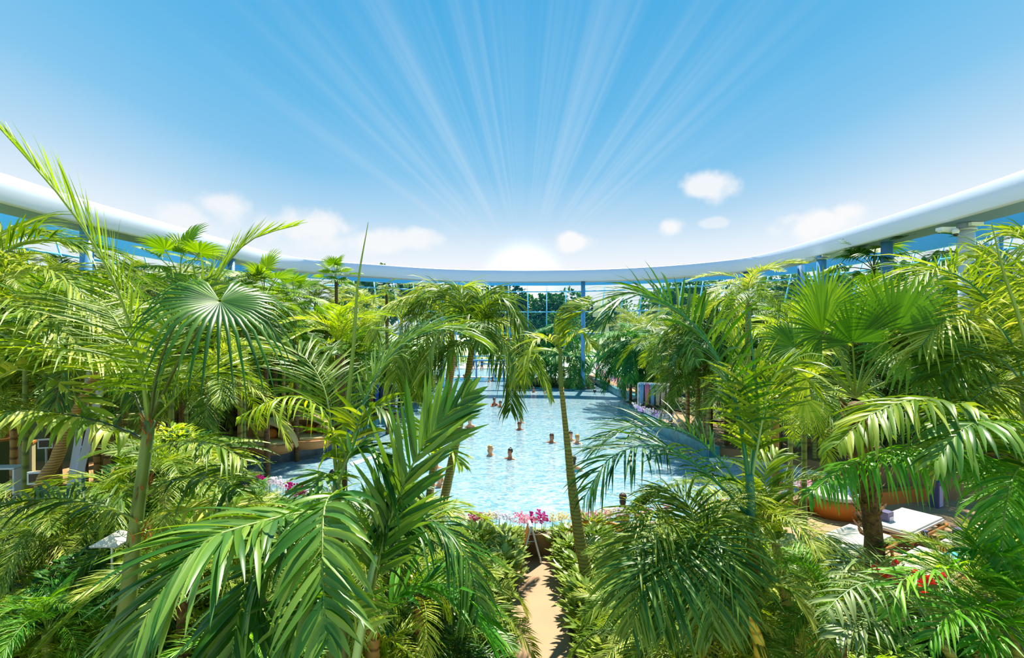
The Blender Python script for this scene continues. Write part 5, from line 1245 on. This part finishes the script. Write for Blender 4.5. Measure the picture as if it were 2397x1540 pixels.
a1 = math.atan2(at(2180, 1225, .4).y-at(1957, 1330, .4).y, at(2180, 1225, .4).x-at(1957, 1330, .4).x)
def lo(px, py): q = at(px, py, .45); return (q.x, q.y, 0)
lounger(lo(1990, 1262), a1, 'white double lounger left of the shaggy fan palm trunk')
lounger(lo(2120, 1218), a1, 'white double lounger just right of the shaggy fan palm trunk')
lounger(lo(2300, 1262), a1, 'white double lounger behind three thin palm stems')
lounger(lo(2165, 1322), a1, 'white lounger with lime towel partly under bright fronds, nearest of the group')
q = at(2180, 1310, .49); mb = MB(); mb.box((0, 0, 0), (.8, .5, .02), .6); tagp(build('towel', mb, M['limecloth'], loc=(q.x, q.y, .495)), 'lime yellow towel spread on the nearest lounger', 'towel')
q = at(2235, 1305, .5); mb = MB(); mb.box((0, 0, 0), (.35, .3, .05), .4); mb.box((.05, 0, .05), (.28, .25, .05), .5); tagp(build('towel', mb, M['aqua'], loc=(q.x, q.y, .52)), 'folded turquoise towel at the end of the nearest lounger', 'towel')
def box_post(px, py, label, h=.75):
    q = at(px, py, 0)
    t = thing('number_post', label, 'post', q, .5)
    mb = MB(); mb.box((0, 0, h/2), (.26, .26, h)); build('body', mb, M['purple'], t)
    mb = MB(); mb.box((.02, -.135, h*.45), (.2, .01, h*.8)); build('front', mb, M['lilac'], t)
box_post(2072, 1262, 'purple-grey box post between the two loungers beside the shaggy trunk', .7)
box_post(2252, 1332, 'tall blue box post standing before the rightmost lounger', .85)
box_post(2190, 1186, 'dark blue box post farther back behind the loungers')
# orange planters with white cushion tops
def daybed(px, py, r, label, h=.45):
    q = at(px, py, 0); t = thing('round_daybed', label, 'daybed', q)
    mb = MB(); mb.lathe([(0, 0), (r*.82, 0), (r, h), (r*.95, h+.02), (0, h+.02)], 30); build('base', mb, M['orange'], t, smooth=True)
    mb = MB(); mb.lathe([(0, h+.02), (r*.9, h+.02), (r*.96, h+.08), (r*.9, h+.16), (0, h+.18)], 30); build('cushion', mb, M['white'], t, smooth=True)
    mb = MB()
    for k in range(14):
        a = math.radians(20+k*10); mb.box((r*.98*math.cos(a), r*.98*math.sin(a), h+.15), (.05, r*.19, .34), a)
    build('backrest', mb, M['orange'], t)
daybed(1400, 1322, .62, 'round white-cushioned daybed with orange base right of the path')
daybed(1955, 1200, .9, 'curved orange bench with white cushion by the pool corner', .5)
mb = MB(); q = at(2060, 1178, 0); mb.box((0, 0, .19), (5.5, .3, .38), .25); o = build('wall_terrace', mb, M['orange'], loc=(q.x+2.5, q.y+.6, 0)); o['kind'] = 'structure'
# striped hammock cloth, blue towel, red flowers
q = at(1955, 1470, .3)
t = thing('striped_towel', 'blue, red and orange striped towel on the low lounger under the grey fronds', 'towel', (q.x, q.y, 0.62), .7)
for k, mt in enumerate(('blue', 'navy', 'red', 'orange', 'blue', 'red')):
    mb = MB(); vs = [(x, -.33+k*.11+j*.11, .05*math.cos(x*3)+.02*math.sin(6*x+k)) for x in np.linspace(-.5, .5, 8) for j in (0, 1)]
    vs += [(v[0], v[1], v[2]-.012) for v in vs]
    f = [(i*2, i*2+2, i*2+3, i*2+1) for i in range(7)]; f += [(16+a, 16+b, 16+c, 16+d) for d, c, b, a in f]
    mb.add(vs, f); build('stripe', mb, M[mt], t, smooth=True)
t = thing('sun_lounger', 'white low lounger carrying the striped towel, bottom right', 'sun lounger', (q.x, q.y, 0), .7)
mb = MB(); mb.box((0, 0, .5), (1.5, .8, .12)); build('mattress', mb, M['white'], t)
for a in (-.6, .6):
    for b in (-.35, .35):
        mb = MB(); mb.box((a, b, .22), (.07, .07, .44)); build('leg', mb, M['wood'], t)
q = at(2010, 1385, .45)
t = thing('sun_lounger', 'lounger with blue cushion half hidden by grey-green fronds', 'sun lounger', (q.x, q.y, 0), .35)
mb = MB(); mb.box((0, 0, .42), (1.5, .62, .12)); build('mattress', mb, M['blue'], t)
mb = MB(); mb.tube([(-.78, -.3, .42), (-.78, .3, .42)], .07); build('head_roll', mb, M['white'], t, smooth=True)
for a in (-.6, .6):
    for b in (-.25, .25):
        mb = MB(); mb.box((a, b, .18), (.06, .06, .36)); build('leg', mb, M['wood'], t)
for k, (px, py) in enumerate(((2085, 1345), (2110, 1352), (2150, 1350), (2180, 1348), (2160, 1368), (2075, 1335))):
    q = P(px, py, 6.2)
    t = thing('hibiscus', 'red-flowering bush seen through the bright fronds of the lower right', 'flower bush', (q.x, q.y, 0), 0, 'red hibiscus bushes below the loungers')
    mb = MB(); rr = random.Random(k)
    for i in range(5):
        c = Vector((rr.uniform(-.16, .16), rr.uniform(-.16, .16), q.z+rr.uniform(-.12, .08)))
        for j in range(5):
            a = j*1.2566; leaf_blade(mb, c, (math.cos(a), -.3, math.sin(a)), (0, -1, .3), .055, .05, .1, 2, shape=(.5, 1, 1, .8, .3))
    build('blossoms', mb, M['petal_red'], t)
    put('foliage', SH['darkleaf', k % 3], t, (0, 0, q.z-.95), (0, 0, k), .6); put('stem', STEM, t, (0, 0, 0), (0, 0, 0), (1, 1, q.z-.3))
# terrace paving in front of the striped towel
polymesh('floor_lower_terrace', [[(4.4, 7.8), (9.5, 7.8), (9.5, 10.3), (5.6, 10.3)]], .09, M['terracotta'], thick=.05)

# ------------------------------------------------------------ left side: shells, cubicles, racks
def shell(px, py, label, s=1.0, rz=0.0):
    q = G(px, py, DZ); t = thing('shell_lounger', label, 'shell lounger', q, rz); t.scale = (s, s, s)
    mb = MB(); n = 9; u = 22; vs = []
    for i in range(n):
        ph = math.radians(8+i*(112)/(n-1))
        for j in range(u):
            a = math.pi*j/(u-1)
            vs.append((1.05*math.cos(a), .15+.75*math.sin(a)*math.cos(ph), .15+1.0*math.sin(a)*math.sin(ph)))
    fs = [(i*u+j, i*u+j+1, (i+1)*u+j+1, (i+1)*u+j) for i in range(n-1) for j in range(u-1)]
    mb.add(vs, fs); o = build('hood', mb, M['cream'], t, smooth=True); md = o.modifiers.new('s', 'SOLIDIFY'); md.thickness = .035; md.offset = 1
    mb = MB(); mb.lathe([(0, 0), (.9, 0), (1.08, .3), (1.02, .34), (.95, .32), (0, .3)], 30); mb.v[0][:, 1] *= .8; build('basket', mb, M['rattan'], t, smooth=True)
    mb = MB(); mb.lathe([(0, .31), (.9, .31), (.93, .36), (.88, .42), (0, .42)], 30); mb.v[0][:, 1] *= .78; build('seat_cushion', mb, M['cream'], t, smooth=True)
    for k, (dx, rr) in enumerate(((-.45, .3), (.0, -.1), (.45, .2))):
        mb = MB(); mb.ball((dx, .28, .58), .22, 1, .4, .8); build('pillow', mb, M['cream' if k != 1 else 'orange'], t, smooth=True)
shell(625, 1056, 'rattan shell lounger with cream hood, the left one nearer the slate wall end', 1.0, -.25)
shell(716, 1043, 'rattan shell lounger with cream hood, the right one behind drooping yellow leaflets', 1.0, -.15)

def panel_wall(pts, h, z, label, mat='olive_panel', cap='wood'):
    a = Vector(pts[0]); b = Vector(pts[1]); c = (a+b)/2; ln = (b-a).length; rz = math.atan2(b.y-a.y, b.x-a.x)
    t = thing('partition_panel', label, 'partition', (c.x, c.y, z), rz)
    mb = MB(); mb.box((0, 0, h/2), (ln, .08, h)); build('board', mb, M[mat], t)
    mb = MB(); mb.box((0, 0, h+.03), (ln+.05, .14, .06)); 
    for s in (-1, 1): mb.box((s*ln/2, 0, h/2), (.1, .14, h))
    build('frame', mb, M[cap], t)
def W2(px, py, z=DZ): q = G(px, py, z); return (q.x, q.y)
panel_wall([W2(-60, 1150), W2(60, 1130)], 1.25, DZ, 'olive partition panel with orange post by the grey shelf at the left edge')
panel_wall([W2(-40, 1110), W2(62, 1095)], 1.6, DZ, 'olive partition panel behind the pale box wall at the left edge')
panel_wall([W2(60, 1078), W2(225, 1078)], 2.0, DZ, 'wide dark olive partition behind the leaning orange-brown trunk')
panel_wall([W2(228, 1088), W2(340, 1075)], 1.5, DZ, 'olive partition panel right of the leaning orange-brown trunk', cap='pale_panel')
panel_wall([W2(390, 1080), W2(500, 1070)], .9, DZ, 'low orange and olive partition right of the green palm stem', mat='orange')
q = G(52, 1130, DZ); t = thing('pale_box_wall', 'pale cream angular wall end next to the olive panels', 'partition', q, .5)
mb = MB(); mb.box((0, 0, .55), (.5, .35, 1.1)); build('body', mb, M['pale_panel'], t); mb = MB(); mb.box((0, 0, 1.13), (.55, .4, .06)); build('cap', mb, M['wood'], t)
mb = MB(); q = G(330, 985, DZ); mb.box((0, 0, 1.0), (4.5, .25, .35)); tagp(build('service_counter', mb, M['cream'], loc=(q.x-1.0, q.y, DZ)), 'long cream counter ledge behind the cubicles', 'counter')
mb = MB(); q = G(330, 985, DZ); mb.box((0, .1, .42), (4.3, .2, .83)); tagp(build('counter_screen', mb, M['olive_panel'], loc=(q.x-1.0, q.y, DZ)), 'olive front panel below the long cream ledge', 'counter')
q = G(10, 1190, DZ); t = thing('shelf_unit', 'small pale grey shelf at the left edge below the olive panels', 'shelf', q, .1)
mb = MB(); mb.box((0, 0, 1.0), (.7, .35, .04)); build('top', mb, M['white_metal'], t)
for s in (-1, 1): mb = MB(); mb.box((s*.33, 0, .5), (.04, .35, 1.0)); build('side_panel', mb, M['white_metal'], t)
mb = MB(); mb.box((0, 0, .5), (.66, .33, .03)); build('shelf', mb, M['white_metal'], t)
for px, py, lab in ((107, 1038, 'small white-framed screen on the wide olive partition'), (196, 1055, 'tilted screen on the panel right of the leaning trunk'), (88, 1118, 'small white screen low beside the leaning trunk base')):
    q = P(px, py, 14.2 if py < 1100 else 11); t = thing('info_screen', lab, 'screen', (q.x, q.y, q.z), .3)
    mb = MB(); mb.box((0, 0, 0), (.34, .05, .26)); build('housing', mb, M['white_metal'], t); mb = MB(); mb.box((0, -.03, 0), (.27, .012, .18)); build('display', mb, M['dark'], t)
    mb = MB(); mb.tube([(0, .02, -.1), (0, .05, DZ-q.z if py < 1100 else -q.z)], .025); build('stand', mb, M['grey_metal'], t)
# pale blue leaning posts
for (x0, y0, x1, y1, lab) in ((196, 955, 214, 850, 'broad pale blue post behind the leaning trunk, left one'), (222, 962, 248, 855, 'pale blue slanting post behind the leaning trunk, right one')):
    a = P(x0, y0, 13.2); b = P(x1, y1, 13.2); dirn = (b-a).normalized(); a2 = a+dirn*((DZ-a.z)/dirn.z)
    t = thing('slanted_post', lab, 'post', a2)
    mb = MB(); mb.tube([(0, 0, 0), b-a2], .11, 4); build('shaft', mb, M['ring_face'], t)
# white canopy patch low left
q = P(262, 1272, 6.4); t = thing('white_parasol', 'small white sail-like canopy glowing between dark fronds beside the green stem', 'parasol', (q.x, q.y, 0))
mb = MB(); vs = [(-.2, -.1, 0), (.16, -.14, .02), (.2, .18, .05), (-.06, .2, .09), (0, .02, .11)]; vs += [(x, y, z-.015) for x, y, z in vs]
mb.add(vs, [(0, 1, 4), (1, 2, 4), (2, 3, 4), (3, 0, 4), (6, 5, 9), (7, 6, 9), (8, 7, 9), (5, 8, 9)]); build('canopy', mb, M['white'], t, loc=(0, 0, q.z))
mb = MB(); mb.tube([(0, 0, 0), (0, 0, q.z+.08)], .012); build('pole', mb, M['white_metal'], t)
# terracotta round seats
for px, py, lab in ((600, 1160, 'round terracotta seat edge behind the left bay orchids'), (570, 1148, 'smaller terracotta seat left of the round one')):
    q = G(px, py+20, 0); t = thing('terracotta_tub', lab, 'seat', (q.x-.2, q.y-1.2, 0))
    mb = MB(); mb.lathe([(0, 0), (.55, 0), (.65, .5), (.6, .56), (.5, .5), (.45, .42), (0, .42)], 28); build('shell', mb, M['terracotta'], t, smooth=True)
# towel racks
def rack(px, py, label, rz, towels, sz=1.0):
    q = G(px, py, DZ); t = thing('towel_rack', label, 'towel rack', q, rz); t.scale = (sz, sz, sz)
    mb = MB()
    for x in (-.75, .75):
        for y in (-.25, .25): mb.box((x, y, .75), (.06, .06, 1.5))
    for y in (-.25, .25): mb.box((0, y, 1.5), (1.56, .06, .06))
    for x in (-.75, .75): mb.box((x, 0, 1.5), (.06, .5, .06)); mb.box((x, 0, .04), (.06, .5, .06))
    build('frame', mb, M['white_metal'], t)
    mb = MB(); mb.box((0, .27, .8), (1.4, .03, 1.3)); build('back_panel', mb, M['dark'], t)
    Mw = Matrix.Rotation(rz, 3, 'Z')
    for k, (cl, w) in enumerate(towels):
        off = Mw@Vector((-.55+k*.27, -.29, 0))*sz
        mb = MB(); n = 8; vs = []
        for i in range(n):
            for j, z in enumerate((1.54, 1.1, .7, .45)):
                vs.append(((i/(n-1)-.5)*.24*(1-.15*j), .03*math.sin(i*2.1+k)-.01*j, z))
        fs = [(i*4+j, i*4+j+1, (i+1)*4+j+1, (i+1)*4+j) for i in range(n-1) for j in range(3)]
        mb.add(vs, fs); o = build('towel', mb, M[cl], None, smooth=True); md = o.modifiers.new('s', 'SOLIDIFY'); md.thickness = .015
        o.location = Vector(q)+off; o.rotation_euler = (0, 0, rz); o.scale = (sz,)*3
        tagp(o, f'{w} towel hanging on the {label.split(" with")[0].split(", ")[0]}', 'towel')
rack(1530, 966, 'right towel rack with white frame above the orchids', -.45, (('lightblue', 'pale blue'), ('pink', 'pink'), ('lightblue', 'sky blue'), ('floral', 'yellow floral'), ('white', 'white')), 1.0)
rack(893, 965, 'left towel rack with dark back and red towel behind the white orchids', .35, (('red', 'red'), ('blue', 'blue'), ('navy', 'navy')), 1.0)
for px, py, lab, cl in ((1535, 905, 'yellow parasol hut roof behind the right palms', 'orange'),):
    q = G(px, py, DZ); t = thing('parasol', 'yellow-orange parasol beyond the palms of the right wall', 'parasol', q)
    mb = MB(); mb.lathe([(1.5, 1.9), (0, 2.5), (1.48, 1.86)], 16); build('canopy', mb, M['orange'], t); mb = MB(); mb.tube([(0, 0, 0), (0, 0, 2.4)], .03); build('pole', mb, M['white_metal'], t)
# bar counters right far
q = G(1500, 905, DZ)
mb = MB(); mb.box((0, 0, .4), (3, .5, .8)); tagp(build('bar_counter', mb, M['pale_panel'], loc=(q.x+1.2, q.y+2, DZ)), 'pale counter glimpsed behind the stems of the right palms', 'counter')

# ------------------------------------------------------------ outdoors behind the glass
def round_tree(px, py, d, R0, label, mat='leaf_blue', n=1500, seed=0, group=None, sq=1.0):
    c = P(px, py, d); t = thing('tree', label, 'tree', (c.x, c.y, -1.0), 0, group); rg = random.Random(seed); mb = MB()
    blobs = [(rg.uniform(-.55, .55)*R0, rg.uniform(-.4, .4)*R0, rg.uniform(-.45, .4)*R0, rg.uniform(.38, .6)*R0) for _ in range(9)]
    for i in range(n):
        b = blobs[rg.randrange(9)]; a = rg.uniform(0, 6.28); u = rg.uniform(-1, 1); s_ = math.sqrt(1-u*u)
        d_ = Vector((s_*math.cos(a), s_*math.sin(a), u)); rr = b[3]*rg.uniform(.8, 1.05)
        o = Vector(b[:3])+d_*rr
        leaf_blade(mb, (o.x, o.y, o.z*sq), (d_.x+rg.uniform(-.7, .7), d_.y+rg.uniform(-.7, .7), d_.z+rg.uniform(-.7, .3)), (rg.uniform(-1, 1), rg.uniform(-1, 1), 1), R0*.16, R0*.11, .4, 2, shape=(.3, 1, 1, .8, .2))
    build('crown', mb, M[mat], t, loc=(0, 0, c.z+1.0))
    mb = MB(); mb.tube([(0, 0, 0), (0, 0, c.z+1.0)], [.3, .2], 8); build('trunk', mb, M['trunk_fibre'], t)
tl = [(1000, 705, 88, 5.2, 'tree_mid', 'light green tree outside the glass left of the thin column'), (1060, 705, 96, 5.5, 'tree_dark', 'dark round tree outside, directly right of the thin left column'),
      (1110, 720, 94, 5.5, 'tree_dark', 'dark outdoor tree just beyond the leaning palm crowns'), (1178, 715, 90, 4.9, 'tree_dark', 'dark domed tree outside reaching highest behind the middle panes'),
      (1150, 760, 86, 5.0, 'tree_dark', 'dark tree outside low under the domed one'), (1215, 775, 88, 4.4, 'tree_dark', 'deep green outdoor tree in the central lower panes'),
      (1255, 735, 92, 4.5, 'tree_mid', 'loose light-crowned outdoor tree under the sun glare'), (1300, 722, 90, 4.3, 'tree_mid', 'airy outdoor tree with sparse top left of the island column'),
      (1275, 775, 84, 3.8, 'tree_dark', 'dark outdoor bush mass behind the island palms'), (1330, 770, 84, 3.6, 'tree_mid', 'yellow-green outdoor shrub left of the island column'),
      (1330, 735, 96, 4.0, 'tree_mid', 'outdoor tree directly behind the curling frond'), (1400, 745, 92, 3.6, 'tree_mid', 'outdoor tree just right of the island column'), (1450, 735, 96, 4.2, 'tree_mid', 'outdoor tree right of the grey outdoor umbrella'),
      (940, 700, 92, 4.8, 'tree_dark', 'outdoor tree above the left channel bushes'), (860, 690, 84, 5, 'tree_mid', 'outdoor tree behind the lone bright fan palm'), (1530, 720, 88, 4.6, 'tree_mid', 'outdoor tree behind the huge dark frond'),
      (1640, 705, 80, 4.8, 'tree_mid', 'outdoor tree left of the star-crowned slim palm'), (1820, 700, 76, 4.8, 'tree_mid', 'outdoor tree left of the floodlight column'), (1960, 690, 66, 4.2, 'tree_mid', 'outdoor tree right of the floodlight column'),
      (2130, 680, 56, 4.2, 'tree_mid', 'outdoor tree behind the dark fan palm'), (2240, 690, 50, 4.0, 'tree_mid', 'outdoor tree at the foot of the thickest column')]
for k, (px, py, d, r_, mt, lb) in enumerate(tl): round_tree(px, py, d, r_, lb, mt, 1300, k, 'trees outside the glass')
t = thing('closed_umbrella', 'beige half-closed umbrella standing outdoors right of the island column', 'umbrella', (P(1412, 760, 60).x, 60, .3))
z1 = P(0, 695, 60).z-.3
mb = MB(); mb.lathe([(.03, z1), (1.1, z1-1.0), (1.2, z1-2.2), (.5, z1-2.0), (.6, z1-3.4), (.8, z1-4.6), (.2, z1-4.9)], 9); build('canopy', mb, M['pale_panel'], t)
mb = MB(); mb.tube([(0, 0, 0), (0, 0, z1)], .05); build('pole', mb, M['grey_metal'], t)
rg = random.Random(8)
for k in range(9):
    px = 1040+k*26; c = P(px, 846, 66)
    t = thing('garden_bush', 'small round bush in the outdoor row beyond the glass', 'shrub', (c.x, 66, .3), 0, 'row of small outdoor bushes'); put('foliage', SH['leafy', k % 3], t, (0, 0, 0), (0, 0, k), 1.2)
for k, (px, py) in enumerate(((1062, 862), (1068, 868), (1108, 866), (1128, 868), (1345, 876), (1400, 866))):
    w = G(px, py, .3); w = Vector((w.x, min(w.y, 72), .3))
    t = thing('person', ['tanned person outdoors left of the outdoor pool group', 'person outdoors sitting low beside the left one', 'person outdoors behind the leaning olive trunk', 'person outdoors near the blue frame top', 'person outdoors left of the island column foot', 'person outdoors near the magenta flower bush'][k], 'person', (w.x, w.y, 1.52))
    put('body', BODY['t', 'front'], t); put('hair', HAIR['dark'], t); put('swimsuit', SW['dark'], t)
